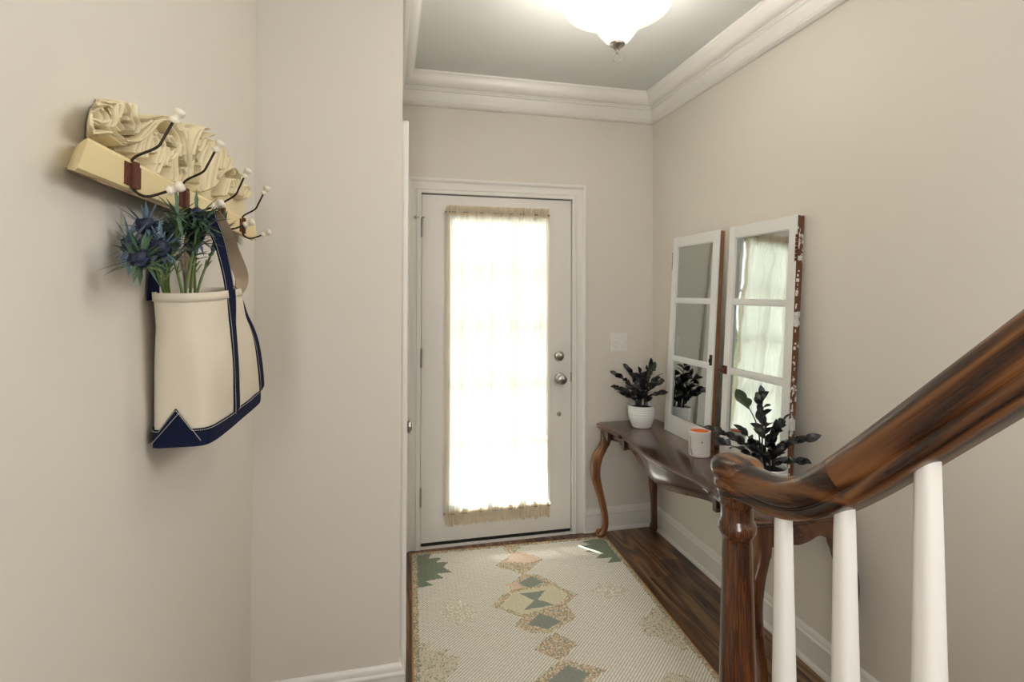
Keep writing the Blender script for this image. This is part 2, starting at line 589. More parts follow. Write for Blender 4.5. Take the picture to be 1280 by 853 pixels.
bb('baseboard_left', [(0, None, None)])
bb('baseboard_closet_end', [(1, None, None)])
bb('baseboard_closet_side', [(2, None, CD0 - .088 - YJ), (2, CD1 + .088 - YJ, None)])
bb('baseboard_back', [(3, 0, DX0 - .09 - XJ), (3, DX1 + .09 - XJ, None)])
bb('baseboard_right', [(4, None, YB - 0.93)])

# door casings
CAS = [(0, 0), (0, .013), (.004, .016), (.020, .016), (.024, .019), (.028, .015), (.034, .013), (.058, .013), (.066, .016), (.070, .022), (.076, .025), (.086, .025), (.088, .022), (.088, 0)]


def casing(name, a0, a1, zt, plane, axis):
    bm = bmesh.new()
    rings = []
    for (u, sgn, z, top) in ((a0, -1, 0, 0), (a0, -1, zt, 1), (a1, 1, zt, 1), (a1, 1, 0, 0)):
        r = []
        for a, b in CAS:
            uu = u + sgn * a; zz = z + (a if top else 0)
            r.append((uu, plane - b, zz) if axis == 'y' else (plane + b, uu, zz))
        rings.append(r)
    loft(bm, rings, True, True)
    return struct(obj(name, bm, M_trim, angle=25))


casing('trim_6', DX0 - .003, DX1 + .003, DZ + .004, YB, 'y')
casing('trim_7', CD0 + .002, CD1 - .002, CDZ - .002, XJ, 'x')
# jamb lining of the front door and its threshold
bm = bmesh.new()
box(bm, DX0 - .012, DX0 - .004, YB + .001, YB + .15, 0, DZ + .012)
box(bm, DX1 + .004, DX1 + .012, YB + .001, YB + .15, 0, DZ + .012)
box(bm, DX0 - .004, DX1 + .004, YB + .001, YB + .15, DZ + .005, DZ + .012)
box(bm, DX0 - .004, DX1 + .004, YB + .0485, YB + .15, DZ - .014, DZ + .005)
box(bm, DX0 - .004, DX0 + .010, YB + .0485, YB + .15, 0, DZ + .005)
box(bm, DX1 - .010, DX1 + .004, YB + .0485, YB + .15, 0, DZ + .005)
struct(obj('trim_8', bm, M_trim))
bm = bmesh.new()
box(bm, DX0 - .004, DX1 + .004, YB - .012, YB + .15, -.012, .012, .003)
struct(obj('trim_9', bm, M_trim))

# closet door (edge-on) with its knob
bm = bmesh.new(); box(bm, XJ - .045, XJ - .008, CD0 + .004, CD1 - .004, .010, CDZ - .004, .001)
d2 = struct(obj('door_2', bm, M_door))
bm = bmesh.new()
kp = [(0.0, 0), (.030, 0), (.031, .003), (.026, .007), (.012, .009), (.010, .030), (.014, .034), (.024, .039), (.0275, .046), (.026, .053), (.018, .059), (0.0, .061)]
lathe(bm, [(max(r, .0004), z) for r, z in kp], n=24)
bmesh.ops.rotate(bm, verts=bm.verts, matrix=Matrix.Rotation(PI / 2, 3, 'Y'))
bmesh.ops.translate(bm, verts=bm.verts, vec=(XJ - .008, 2.215, .925))
obj('door_handle', bm, M_metal, d2, angle=30)
bm = bmesh.new(); box(bm, XJ + .0255, XJ + .034, 2.30, 2.312, 1.742, 1.750, .002)
obj('ball_catch', bm, M_dark, d2)

# front door ------------------------------------------------------
bm = bmesh.new()
yf = YB + .003          # room-side face of the leaf
GX0, GX1, GZ0, GZ1 = .345, .944, .225, 1.915
x0, x1, z0, z1 = DX0, DX1, .026, DZ - .002
for b in ((x0, GX0, z0, z1), (GX1, x1, z0, z1), (GX0, GX1, z0, GZ0), (GX0, GX1, GZ1, z1)):
    box(bm, b[0], b[1], yf, yf + .044, b[2], b[3])
bmesh.ops.remove_doubles(bm, verts=bm.verts, dist=1e-5)
d1 = struct(obj('door_1', bm, M_door))
bm = bmesh.new()
for b in ((GX0 - .02, GX0 + .012, GZ0 - .02, GZ1 + .02), (GX1, GX1 + .02, GZ0 - .02, GZ1 + .02), (GX0 + .012, GX1 - .012, GZ0 - .02, GZ0 + .012), (GX0 + .012, GX1 - .012, GZ1 - .012, GZ1 + .02)):
    box(bm, b[0], b[1], yf - .008, yf + .004, b[2], b[3], .002)
obj('glazing_frame', bm, M_door, d1)
for k in range(1, 5):
    z = GZ0 + (GZ1 - GZ0) * k / 5
    bm = bmesh.new(); box(bm, GX0, GX1, yf + .012, yf + .034, z - .011, z + .011, .002); obj('muntin', bm, M_door, d1)
for k in range(1, 3):
    xx = GX0 + (GX1 - GX0) * k / 3
    bm = bmesh.new(); box(bm, xx - .011, xx + .011, yf + .013, yf + .033, GZ0, GZ1, .002); obj('muntin', bm, M_door, d1)
for j in range(5):
    for k in range(3):
        xa, xb = GX0 + (GX1 - GX0) * k / 3, GX0 + (GX1 - GX0) * (k + 1) / 3
        za, zb = GZ0 + (GZ1 - GZ0) * j / 5, GZ0 + (GZ1 - GZ0) * (j + 1) / 5
        bm = bmesh.new(); box(bm, xa + .004, xb - .004, yf + .021, yf + .025, za + .004, zb - .004)
        obj('pane', bm, M_pane, d1)
bm = bmesh.new(); box(bm, DX0 + .004, DX1 - .004, yf - .003, yf + .040, .0125, .030, .002)
tag(obj('door_sweep', bm, M_rubber, d1), 'black rubber sweep along the bottom edge')


def yl(bm, prof, x, y, z, n=24):
    """lathe whose axis points to the room (-y)"""
    b2 = bmesh.new()
    lathe(b2, [(max(r, .0004), h) for r, h in prof], n=n)
    bmesh.ops.rotate(b2, verts=b2.verts, matrix=Matrix.Rotation(PI / 2, 3, 'X'))
    bmesh.ops.translate(b2, verts=b2.verts, vec=(x, y, z))
    me = bpy.data.meshes.new('tmp'); b2.to_mesh(me); b2.free(); bm.from_mesh(me); bpy.data.meshes.remove(me)


bm = bmesh.new(); yl(bm, [(0, 0), (.031, 0), (.032, .004), (.030, .010), (.024, .014), (.016, .016), (0, .017)], 1.020, yf, 1.090)
db = obj('deadbolt', bm, M_metal, d1, angle=30)
bm = bmesh.new(); box(bm, 1.009, 1.031, yf - .036, yf - .016, 1.085, 1.095, .003); obj('thumb_turn', bm, M_metal, db)
bm = bmesh.new(); yl(bm, [(0, 0), (.034, 0), (.035, .004), (.032, .010), (.020, .013), (.012, .015), (.012, .028), (.016, .033), (.026, .038), (.030, .047), (.028, .056), (.020, .061), (0, .062)], 1.026, yf, .952)
obj('door_knob', bm, M_metal, d1, angle=30)
bm = bmesh.new(); yl(bm, [(0, 0), (.013, 0), (.0135, .003), (.010, .007), (.007, .010), (0, .011)], 1.021, yf, .735)
obj('small_lock_button', bm, M_metal, d1, angle=30)
bm = bmesh.new(); box(bm, DX1 - .001, DX1 + .0032, yf - .0005, yf + .02, .93, .99)
tag(obj('strike_plate', bm, M_dark, d1), 'dark strike plate in the gap')
for hz in (1.855, 1.10, .30):
    bm = bmesh.new()
    r = .0062
    for k in range(5):
        za = hz - .05 + k * .02
        b2 = lathe(bm, [(r, za), (r, za + .0188)], DX0 - .001, yf - .0175, 12)
    lathe(bm, [(.0035, hz - .056), (.0055, hz - .053), (.004, hz - .05)], DX0 - .001, yf - .0175, 10)
    lathe(bm, [(.004, hz + .05), (.006, hz + .053), (.0035, hz + .057)], DX0 - .001, yf - .0175, 10)
    h = obj('hinge', bm, M_metal, d1, angle=30)
    if hz > 1.8:
        bm = bmesh.new()
        tube(bm, [(DX0 + .008, yf - .010, hz + .060), (DX0 - .004, yf - .012, hz + .060), (DX0 - .022, yf - .020, hz + .058), (DX0 - .036, yf - .026, hz + .058)], .003, 8)
        lathe(bm, [(.007, hz + .052), (.008, hz + .058), (.007, hz + .064)], DX0 - .036, yf - .027, 12)
        lathe(bm, [(.005, hz + .055), (.006, hz + .058), (.005, hz + .064)], DX0 + .010, yf - .010, 12)
        obj('door_stop', bm, M_metal, h, angle=30)

# curtain on two sash rods --------------------------------------------
cur = empty('sheer_curtain', (.634, YB - .02, .14), 'sheer cream voile curtain gathered on two rods over the glass of the front door', 'curtain')
CZ0, CZ1 = .150, 1.972
nx, nz = 360, 60
ph = [random.uniform(0, 6.28) for _ in range(12)]


def fold(s, z):
    """depth of the gathers at fraction s across"""
    a = (math.sin(s * 46 + ph[0] + .6 * math.sin(s * 9)) * .5 + math.sin(s * 83 + ph[1] + 1.3 * math.sin(s * 13 + 1)) * .35 + math.sin(s * 151 + ph[2]) * .2)
    c = math.sin(s * 21 + ph[3] + .25 * math.sin(z * 2)) * .6 + math.sin(s * 37 + ph[4]) * .5
    t = (z - CZ0) / (CZ1 - CZ0)
    e = abs(t - .5) * 2
    w = e ** 5
    fine = math.sin(s * 330 + 3 * math.sin(s * 40)) * .5 + math.sin(s * 230 + 1) * .5
    return (.0085 + .006 * (1 - w)) * (a * (1 - .3 * w) + c * (1 - w) * .6) + .0035 * fine * w


verts, faces = [], []
for j in range(nz + 1):
    t = j / nz
    z = CZ0 + (CZ1 - CZ0) * t
    xa = .322 + .007 * math.sin(t * PI) + .004 * (1 - t)
    xb = .951 - .014 * math.sin(min(1, t * 1.15) * PI) ** 1.5 - .006 * t + .010 * max(0, 1 - t / .05) - .014 * math.exp(-((t - .14) / .1) ** 2)
    for i in range(nx + 1):
        s = i / nx
        verts.append((xa + (xb - xa) * s + .001 * math.sin(s * 80 + t * 5), yf - .026 + fold(s, z), z + (.006 * math.sin(s * 90) * .5 if j == 0 else 0)))
W = nx + 1
for j in range(nz):
    for i in range(nx):
        faces.append((j * W + i, j * W + i + 1, (j + 1) * W + i + 1, (j + 1) * W + i))
me = bpy.data.meshes.new('drape'); me.from_pydata([tuple(Vector(v) - cur.location) for v in verts], [], faces)
for p in me.polygons: p.use_smooth = True
link('drape', me, M_curtain, cur)
# doubled cloth: rod pockets, ruffles and side hems
def strip(name, za, zb, xa, xb, dy, nzz=6, ruffle=0.0, sag=0.0):
    verts, faces = [], []
    n = 300 if xb - xa > .1 else 8
    for j in range(nzz + 1):
        z = za + (zb - za) * j / nzz
        for i in range(n + 1):
            s = i / n
            x = xa + (xb - xa) * s
            zz = z + (sag * math.sin(s * 47 + 2) * .5 + sag * math.sin(s * 101) * .5 if j in (0,) else 0)
            ss = (x - .322) / .63
            verts.append(tuple(Vector((x, yf - .026 + dy + fold(ss, z) * 1.0 + ruffle * math.sin(ss * 300 + 2 * math.sin(ss * 31)) * (1 - j / nzz), zz)) - cur.location))
    W = n + 1
    for j in range(nzz):
        for i in range(n):
            faces.append((j * W + i, j * W + i + 1, (j + 1) * W + i + 1, (j + 1) * W + i))
    me = bpy.data.meshes.new(name); me.from_pydata(verts, [], faces)
    for p in me.polygons: p.use_smooth = True
    return link(name, me, M_hem, cur)


for dy in (-.004, .004): strip('rod_pocket', 1.930, 1.972, .322, .949, dy)
strip('header_ruffle', 1.968, 1.990, .322, .949, .001, 4, .002, .004)
strip('rod_pocket', .170, .215, .326, .958, -.004)
strip('rod_pocket', .170, .215, .326, .958, .004)
strip('bottom_ruffle', .128, .172, .326, .958, -.001, 4, .004, .012)
strip('side_hem', .22, 1.93, .3225, .3385, -.003, 40)
strip('side_hem', .62, 1.93, .926, .942, -.003, 30)
for z in (.193, 1.950):
    bm = bmesh.new()
    tube(bm, [(.318, yf - .026, z), (.962 if z < 1 else .952, yf - .026, z)], .003, 8)
    for x in (.318, .957 if z < 1 else .950):
        tube(bm, [(x, yf - .026, z), (x, yf, z)], .003, 8)
    obj('rod', local(cur, bm), M_metal, cur, smooth=True)

# light switch ------------------------------------------------------
sw = empty('light_switch', (1.414, YB, 1.168), 'white double toggle light switch plate on the wall beside the door', 'switch')
bm = bmesh.new(); box(bm, 1.357, 1.471, YB - .006, YB, 1.110, 1.227, .003)
obj('plate', local(sw, bm), M_trim, sw)
for dx, up_ in ((-.023, 1), (.023, 1)):
    bm = bmesh.new(); box(bm, 1.414 + dx - .005, 1.414 + dx + .005, YB - .0075, YB - .005, 1.156, 1.180, .0008)
    f = obj('toggle_slot', local(sw, bm), M_pot, sw)
    bm = bmesh.new(); box(bm, -.004, .004, -.014, 0, -.005, .005, .001)
    bmesh.ops.rotate(bm, verts=bm.verts, matrix=Matrix.Rotation(math.radians(-28 * up_), 3, 'X'))
    bmesh.ops.translate(bm, verts=bm.verts, vec=(1.414 + dx, YB - .005, 1.170))
    obj('toggle', local(sw, bm), M_pot, sw)
    for dz in (-.030, .030):
        bm = bmesh.new(); yl(bm, [(0, 0), (.003, 0), (.0025, .001), (0, .0012)], 1.414 + dx, YB - .0058, 1.168 + dz, 10)
        obj('screw', local(sw, bm), M_metal, sw)

# ceiling lamp ------------------------------------------------------
LX, LY = .832, 1.832
RZ = 2.548
lamp = empty('ceiling_light', (LX, LY, ZC), 'ceiling light with a flared frosted glass bowl, nickel finial and ring', 'lamp')
bm = bmesh.new(); lathe(bm, [(.07, ZC), (.072, ZC - .008), (.06, ZC - .018), (.03, ZC - .026), (.012, ZC - .030), (.009, ZC - .04), (.009, RZ - .03), (.016, RZ - .035), (.016, RZ - .05), (.006, RZ - .055), (.005, RZ - .13)], LX, LY, 32)
obj('canopy', local(lamp, bm), M_metal, lamp, angle=30)
prof_out = [(.0, -.135), (.024, -.132), (.045, -.118), (.066, -.092), (.085, -.062), (.104, -.036), (.128, -.018), (.155, -.010), (.180, -.005), (.197, .004), (.201, .010)]
prof_in = [(r - .003 if r > .01 else 0.0, z + .005) for r, z in prof_out][::-1]
bm = bmesh.new()
lathe(bm, [(max(r, .0005), z + RZ) for r, z in prof_out + [(.2005, .013)] + prof_in], LX, LY, 72, cap=False)
obj('glass_bowl', local(lamp, bm), M_shade, lamp, smooth=True)
bm = bmesh.new(); lathe(bm, [(.0035, RZ - .124), (.027, RZ - .126), (.030, RZ - .131), (.028, RZ - .137), (.018, RZ - .142), (.012, RZ - .150), (.0075, RZ - .156), (.006, RZ - .160), (.006, RZ - .168), (.0005, RZ - .170)], LX, LY, 28)
obj('finial', local(lamp, bm), M_metal, lamp, angle=30)
bm = bmesh.new()
n = 28; rr = .0165; zc = RZ - .168 - rr
tube(bm, [(LX + rr * math.sin(2 * PI * k / n) * .9, LY - rr * math.sin(2 * PI * k / n) * .4, zc + rr * math.cos(2 * PI * k / n)) for k in range(n + 1)], .0018, 8)
obj('ring', local(lamp, bm), M_metal, lamp, smooth=True)
M_bulb = emit_mat('bulb_glow', (1.0, 0.93, 0.84, 1), LAMP_S)
for k, (dx, dy) in enumerate(((-.062, -.045), (.050, -.020))):
    bm = bmesh.new()
    lathe(bm, [(.0005, RZ - .062), (.014, RZ - .058), (.023, RZ - .045), (.027, RZ - .028), (.024, RZ - .010), (.014, RZ + .012), (.012, RZ + .020)], LX + dx, LY + dy, 20)
    b = obj('bulb', local(lamp, bm), M_bulb, lamp, smooth=True)
    bm = bmesh.new()
    lathe(bm, [(.014, RZ + .018), (.016, RZ + .022), (.016, RZ + .045), (.008, RZ + .05)], LX + dx, LY + dy, 16)
    tube(bm, [(LX + dx, LY + dy, RZ + .048), (LX + dx * .4, LY + dy * .4, RZ + .058), (LX, LY, RZ + .056)], .005, 8)
    obj('socket', local(lamp, bm), M_metal, lamp, smooth=True)

# ------------------------------------------------------------------ rug
def poly_in(p, poly):
    x, y = p; c = False; j = len(poly) - 1
    for i in range(len(poly)):
        xi, yi = poly[i]; xj, yj = poly[j]
        if (yi > y) != (yj > y) and x < (xj - xi) * (y - yi) / (yj - yi) + xi: c = not c
        j = i
    return c


RUG_POLYS = [
    ['green', [(0.154, 3.037), (0.249, 3.023), (0.218, 2.964), (0.296, 2.957), (0.256, 2.914), (0.324, 2.902), (0.291, 2.854), (0.332, 2.79), (0.251, 2.795), (0.283, 2.746), (0.188, 2.735), (0.227, 2.69), (0.137, 2.681)]],
    ['green', [(1.172, 3.065), (1.335, 3.047), (1.313, 2.856), (1.283, 2.699), (1.171, 2.699), (1.216, 2.748), (1.125, 2.758), (1.174, 2.804), (1.094, 2.845), (1.13, 2.861), (1.087, 2.907), (1.154, 2.922), (1.118, 2.963), (1.181, 2.974)]],
    ['multi', [(0.676, 3.034), (0.759, 3.022), (0.758, 2.975), (0.709, 2.936), (0.768, 2.904), (0.838, 2.812), (0.755, 2.735), (0.687, 2.692), (0.637, 2.742), (0.567, 2.802), (0.618, 2.848), (0.677, 2.914), (0.646, 2.977)]],
    ['salmon', [(0.718, 2.927), (0.768, 2.904), (0.828, 2.821), (0.754, 2.79), (0.637, 2.837), (0.677, 2.914)]],
    ['multi', [(0.688, 2.699), (0.763, 2.669), (0.814, 2.601), (0.842, 2.532), (0.907, 2.45), (0.823, 2.389), (0.836, 2.281), (0.764, 2.242), (0.676, 2.199), (0.602, 2.225), (0.548, 2.284), (0.596, 2.336), (0.478, 2.449), (0.55, 2.531), (0.629, 2.581), (0.578, 2.607), (0.643, 2.64)]],
    ['salmon', [(0.578, 2.607), (0.641, 2.632), (0.657, 2.575), (0.614, 2.559)]],
    ['cream2', [(0.619, 2.541), (0.689, 2.547), (0.811, 2.557), (0.858, 2.461), (0.788, 2.397), (0.696, 2.372), (0.601, 2.356), (0.517, 2.44), (0.574, 2.509)]],
    ['gray', [(0.73, 2.661), (0.776, 2.592), (0.692, 2.558), (0.647, 2.616)]],
    ['gray', [(0.629, 2.522), (0.761, 2.52), (0.704, 2.455), (0.77, 2.393), (0.616, 2.387), (0.684, 2.452)]],
    ['gray', [(0.681, 2.349), (0.762, 2.27), (0.689, 2.229), (0.607, 2.277)]],
    ['multi', [(0.713, 2.196), (0.781, 2.108), (0.706, 2.048), (0.669, 2.034), (0.593, 2.115), (0.656, 2.174)]],
    ['multi', [(0.693, 2.033), (0.834, 1.94), (0.757, 1.899), (0.766, 1.842), (0.602, 1.78), (0.498, 1.891), (0.549, 1.947), (0.608, 1.989)]],
    ['gray', [(0.697, 1.998), (0.762, 1.932), (0.717, 1.905), (0.732, 1.863), (0.623, 1.843), (0.58, 1.898), (0.6, 1.936)]],
    ['speck', [(0.405, 2.416), (0.37, 2.397), (0.369, 2.355), (0.333, 2.369), (0.307, 2.341), (0.289, 2.379), (0.252, 2.382), (0.262, 2.422), (0.234, 2.455), (0.267, 2.475), (0.266, 2.521), (0.304, 2.506), (0.332, 2.538), (0.351, 2.495), (0.391, 2.493), (0.378, 2.449)]],
    ['speck', [(1.162, 2.429), (1.12, 2.416), (1.111, 2.382), (1.075, 2.395), (1.04, 2.374), (1.029, 2.406), (0.988, 2.41), (1.007, 2.442), (0.984, 2.469), (1.024, 2.483), (1.033, 2.519), (1.071, 2.505), (1.108, 2.528), (1.119, 2.494), (1.161, 2.49), (1.139, 2.456)]],
    ['speckd', [(0.117, 2.26), (0.195, 2.249), (0.161, 2.214), (0.249, 2.194), (0.219, 2.166), (0.292, 2.147), (0.266, 2.078), (0.212, 2.025), (0.235, 1.973), (0.104, 2.003)]],
    ['speckd', [(1.203, 2.267), (1.268, 2.236), (1.266, 2.146), (1.258, 2.036), (1.255, 1.972), (1.192, 1.974), (1.137, 2.038), (1.166, 2.057), (1.077, 2.091), (1.09, 2.172)]],
    ['speckd', [(1.062, 1.873), (1.127, 1.839), (1.141, 1.793), (1.059, 1.781), (1.001, 1.825)]],
]
RUG_O = Vector((.128, 3.050)); RA = math.radians(-2.1)
RU = Vector((math.cos(RA), math.sin(RA))); RV = Vector((math.sin(RA), -math.cos(RA)))
RWID, RLEN = 1.168, 1.80
def to_uv(x, y):
    d = Vector((x, y)) - RUG_O
    return d.dot(RU), d.dot(RV)


for lst in RUG_POLYS:
    lst[1] = [to_uv(*q) for q in lst[1]]
cell = 0.0052
nu, nv = int(RWID / cell), int(RLEN / cell)
CREAM = srgb(226, 221, 210); BEIGE = srgb(166, 160, 148); GREEN = srgb(122, 130, 116); GRAYG = srgb(134, 142, 136)
SALM = srgb(208, 172, 146); TANB = srgb(182, 140, 98); OLIVE = srgb(166, 160, 134); YCR = srgb(220, 214, 192)
MULTI = [srgb(136, 142, 124), srgb(192, 156, 130), srgb(208, 200, 172), srgb(160, 152, 124), srgb(124, 134, 132), srgb(206, 182, 156)]
rr_ = random.Random(3)
vs, fs, cols = [], [], []
for j in range(nv + 1):
    for i in range(nu + 1):
        u, v = i * cell, j * cell
        h = .0052 + (.0012 if (i + j) % 2 else 0) + (.0006 if (i + 2 * j) % 4 == 0 else 0)
        e = min(i, nu - i, j, nv - j)
        if e == 0: h = .0005
        elif e <= 3: h = .0062
        p = RUG_O + RU * u + RV * v
        w = .0025 * math.sin(v * 2.4 + .4) if i in (0, nu) else 0
        p = p + RU * w
        vs.append((p.x, p.y, h))
for j in range(nv):
    for i in range(nu):
        u, v = (i + .5) * cell, (j + .5) * cell
        ed = min(u, RWID - u, v, RLEN - v)
        tw = (i + j * 2) % 5
        if ed < .013: c = TANB
        elif ed < .030 + .006 * rr_.random():
            c = rr_.choice(MULTI)
        else:
            kind = None
            for k, pl in RUG_POLYS:
                if poly_in((u, v), pl): kind = k
            if kind is None:
                c = BEIGE if ((i + j) % 3 == 0) else CREAM
            elif kind == 'green': c = GREEN if (i * 3 + j) % 4 else srgb(134, 140, 116)
            elif kind == 'gray': c = GRAYG if (i * 3 + j) % 4 else srgb(146, 146, 126)
            elif kind == 'salmon': c = SALM if (i + j) % 3 else CREAM
            elif kind == 'multi': c = rr_.choice(MULTI) if (i + j) % 2 else rr_.choice((SALM, YCR, OLIVE))
            elif kind == 'cream2': c = YCR if (i + j) % 2 else srgb(192, 184, 156)
            elif kind == 'speck': c = rr_.choice((OLIVE, OLIVE, YCR)) if (i + j) % 2 else CREAM
            elif kind == 'speckd': c = rr_.choice((OLIVE, srgb(152, 148, 122), srgb(196, 178, 146))) if (i + j) % 2 or rr_.random() < .2 else CREAM
        f = 1 + rr_.uniform(-.07, .07)
        c = (c[0] * f, c[1] * f, c[2] * f, 1)
        a = j * (nu + 1) + i
        fs.append((a, a + 1, a + nu + 2, a + nu + 1))
        cols.extend(c * 4)
me = bpy.data.meshes.new('woven_rug'); me.from_pydata(vs, [], fs)
ca = me.color_attributes.new('yarn', 'FLOAT_COLOR', 'CORNER'); ca.data.foreach_set('color', cols)
m, nt, p = newmat('rug_yarn')
at = N(nt, 'ShaderNodeVertexColor'); at.layer_name = 'yarn'
tc = N(nt, 'ShaderNodeTexCoord'); nz_ = N(nt, 'ShaderNodeTexNoise'); nz_.inputs['Scale'].default_value = 260
nt.links.new(tc.outputs['Object'], nz_.inputs['Vector'])
b_ = N(nt, 'ShaderNodeBump'); b_.inputs['Strength'].default_value = .4; b_.inputs['Distance'].default_value = .002
nt.links.new(nz_.outputs['Fac'], b_.inputs['Height']); nt.links.new(b_.outputs[0], p.inputs['Normal'])
nt.links.new(at.outputs['Color'], p.inputs['Base Color']); p.inputs['Roughness'].default_value = .95; p.inputs['Specular IOR Level'].default_value = .1
rug = link('woven_rug', me, m)
tag(rug, 'flat woven cream rug with green corners and a chain of diamonds before the door', 'rug')

# ------------------------------------------------------------------ console table
TZ = .690
TY0, TY1 = 1.585, 3.022
TM = (TY0 + TY1) / 2
tab = empty('console_table', (1.44, TM, 0), 'dark walnut console table with serpentine front and curved cabriole legs', 'table')


def front_x(y, grow=0.0):
    u = abs(y - TM) / ((TY1 - TY0) / 2)
    if u < .58:
        x = 1.243 - .020 * math.cos(u / .58 * PI) ** 1 - .0
    elif u < .60:
        x = 1.263 - (u - .58) / .02 * .0 
    else:
        t = (u - .60) / .40
        x = 1.250 - .026 * math.sin(min(1, t * 1.15) * PI * .5) ** 2
        if t > .87:
            x += .022 * ((t - .87) / .13) ** 2
    if u < .575 and u > .50: x -= .006 * (u - .50) / .075
    return x - grow


def table_outline(grow):
    pts = []
    n = 120
    y0, y1 = TY0 - grow, TY1 + grow
    for k in range(n + 1):
        y = y0 + (y1 - y0) * k / n
        yy = min(max(y, TY0), TY1)
        pts.append((front_x(yy, grow) + (.0 if 0 < k < n else .004), y))
    # serpentine ends
    for k in range(1, 20):
        t = k / 20
        pts.append((front_x(TY1, grow) + (1.636 - front_x(TY1, grow)) * t, y1 + .010 * math.sin(t * PI) * (1 if grow >= 0 else 1) * 1.0))
    pts.append((1.636, y1)); pts.append((1.636, y0))
    for k in range(19, 0, -1):
        t = k / 20
        pts.append((front_x(TY0, grow) + (1.636 - front_x(TY0, grow)) * t, y0 - .010 * math.sin(t * PI)))
    return pts


bm = bmesh.new()
rings = []
for g, z in ((-.012, TZ - .026), (-.004, TZ - .024), (.000, TZ - .020), (-.002, TZ - .015), (-.002, TZ - .013), (.002, TZ - .010), (.003, TZ - .006), (.000, TZ - .002), (-.006, TZ)):
    rings.append([(x, y, z) for x, y in table_outline(g)])
loft(bm, rings)
obj('tabletop', local(tab, bm), M_table, tab, angle=40)

AT = TZ - .026


def apron_bottom(y):
    u = (y - TM) / ((TY1 - TY0) / 2)
    a = abs(u)
    if a < .575: return .622 - .058 * (math.cos(a / .575 * PI) * .5 + .5) ** .8 - (.012 if a > .555 else 0)
    if a < .60: return .608
    if a < .80: return .626 - .006 * math.cos((a - .6) / .2 * PI * 2)
    return .618 - .01 * (a - .8) / .2


bm = bmesh.new()
rings = []
ny = 160
ya_, yb_ = TY0 + .045, TY1 - .045
for k in range(ny + 1):
    y = ya_ + (yb_ - ya_) * k / ny
    u = abs(y - TM) / ((TY1 - TY0) / 2)
    bul = .012 * (math.cos(min(u / .575, 1) * PI) * .5 + .5)
    xf = front_x(y) + .028
    ab = apron_bottom(y)
    ring = []
    for t in (0, .25, .5, .75, .93):
        z = AT + (ab - AT) * t
        ring.append((xf - bul * math.sin(PI * t * .9) + .002 * t, y, z))
    ring.append((xf - .001, y, ab + .004)); ring.append((xf + .004, y, ab)); ring.append((xf + .018, y, ab)); ring.append((xf + .022, y, AT))
    rings.append(ring)
loft(bm, rings)
obj('front_apron', local(tab, bm), M_table, tab, angle=35)
# raised blocks (pilaster steps) at the apron
for u in (-.59, -.80, .59, .80):
    y = TM + u * (TY1 - TY0) / 2
    bm = bmesh.new()
    w = .013
    x = front_x(y)
    box(bm, x + .008, x + .030, y - w, y + w, apron_bottom(y) - .004, AT, .003)
    obj('apron_block', local(tab, bm), M_table, tab)


def scallop(t):
    # end apron lower edge, t from front to back
    return .588 - .012 * math.exp(-((t - .22) / .10) ** 2) + .018 * math.exp(-((t - .72) / .10) ** 2) - .006 * math.exp(-((t - .45) / .08) ** 2)


for y in (TY0 + .030, TY1 - .030):
    bm = bmesh.new(); rings = []
    for k in range(41):
        t = k / 40
        x = 1.285 + (1.60 - 1.285) * t
        rings.append([(x, y - .009, AT), (x, y + .009, AT), (x, y + .009, scallop(t)), (x, y - .009, scallop(t))])
    loft(bm, rings)
    obj('end_apron', local(tab, bm), M_table, tab, angle=40)
bm = bmesh.new(); box(bm, 1.610, 1.628, TY0 + .05, TY1 - .05, .60, AT, .001)
obj('back_apron', local(tab, bm), M_table, tab)


def cabriole(cx, cy, dx, dy, scroll=True, lift=0.0):
    """s-curved leg; (dx, dy) is the outward direction of the knee"""
    bm = bmesh.new(); rings = []
    K = [(AT, 0.0, .0235, .0235), (.600, .000, .024, .024), (.570, .004, .025, .025), (.530, .022, .0265, .0262), (.490, .040, .0275, .0262), (.440, .050, .0265, .025), (.380, .050, .024, .023),
         (.310, .038, .021, .021), (.240, .022, .0185, .019), (.170, .008, .0165, .017), (.110, .001, .0155, .016), (.070, .002, .0155, .016), (.045, .010, .0175, .018), (.026, .020, .019, .019), (.016, .022, .016, .016)]
    P = catmull([Vector((k[0], k[1], k[2])) for k in K], 4)
    d = Vector((dx, dy, 0)).normalized() if (dx or dy) else Vector((0, 0, 0))
    dm = max(abs(dx), abs(dy))
    for q in P:
        z, o, r = q.x, q.y, q.z
        c = Vector((cx + dx * o, cy + dy * o, z))
        ring = []
        for k in range(24):
            a = 2 * PI * k / 24 + PI / 4
            ca_, sa = math.cos(a), math.sin(a)
            e = 4.0 if z > .56 else 2.9
            rad = r * 1.16 / ((abs(ca_) ** e + abs(sa) ** e) ** (1 / e))
            ring.append((c.x + rad * ca_, c.y + rad * sa, z))
        rings.append(ring)
    loft(bm, rings)
    leg = obj('leg', local(tab, bm), M_leg, tab, angle=50)
    fx, fy = cx + dx * .020, cy + dy * .020
    bm = bmesh.new()
    # scrolled toe and pad
    if scroll:
        sp = []
        for k in range(26):
            a = k / 25 * 2.4 * PI
            rr2 = .0200 * (1 - k / 34)
            off = .012
            sp.append(Vector((fx + d.x * (off + rr2 * math.sin(a)), fy + d.y * (off + rr2 * math.sin(a)), .034 - rr2 * math.cos(a))))
        tube(bm, sp, lambda t: .0105 * (1 - .45 * t), 10)
    lathe(bm, [(.012, lift), (.016, lift + .002), (.017, .009), (.013, .016), (.011, .020)], fx + d.x * .004, fy + d.y * .004, 16)
    obj('foot', bm, M_leg, leg, smooth=True)
    for o in (leg.children[0],):
        o.data.transform(Matrix.Translation(-Vector(tab.location)))
    return leg


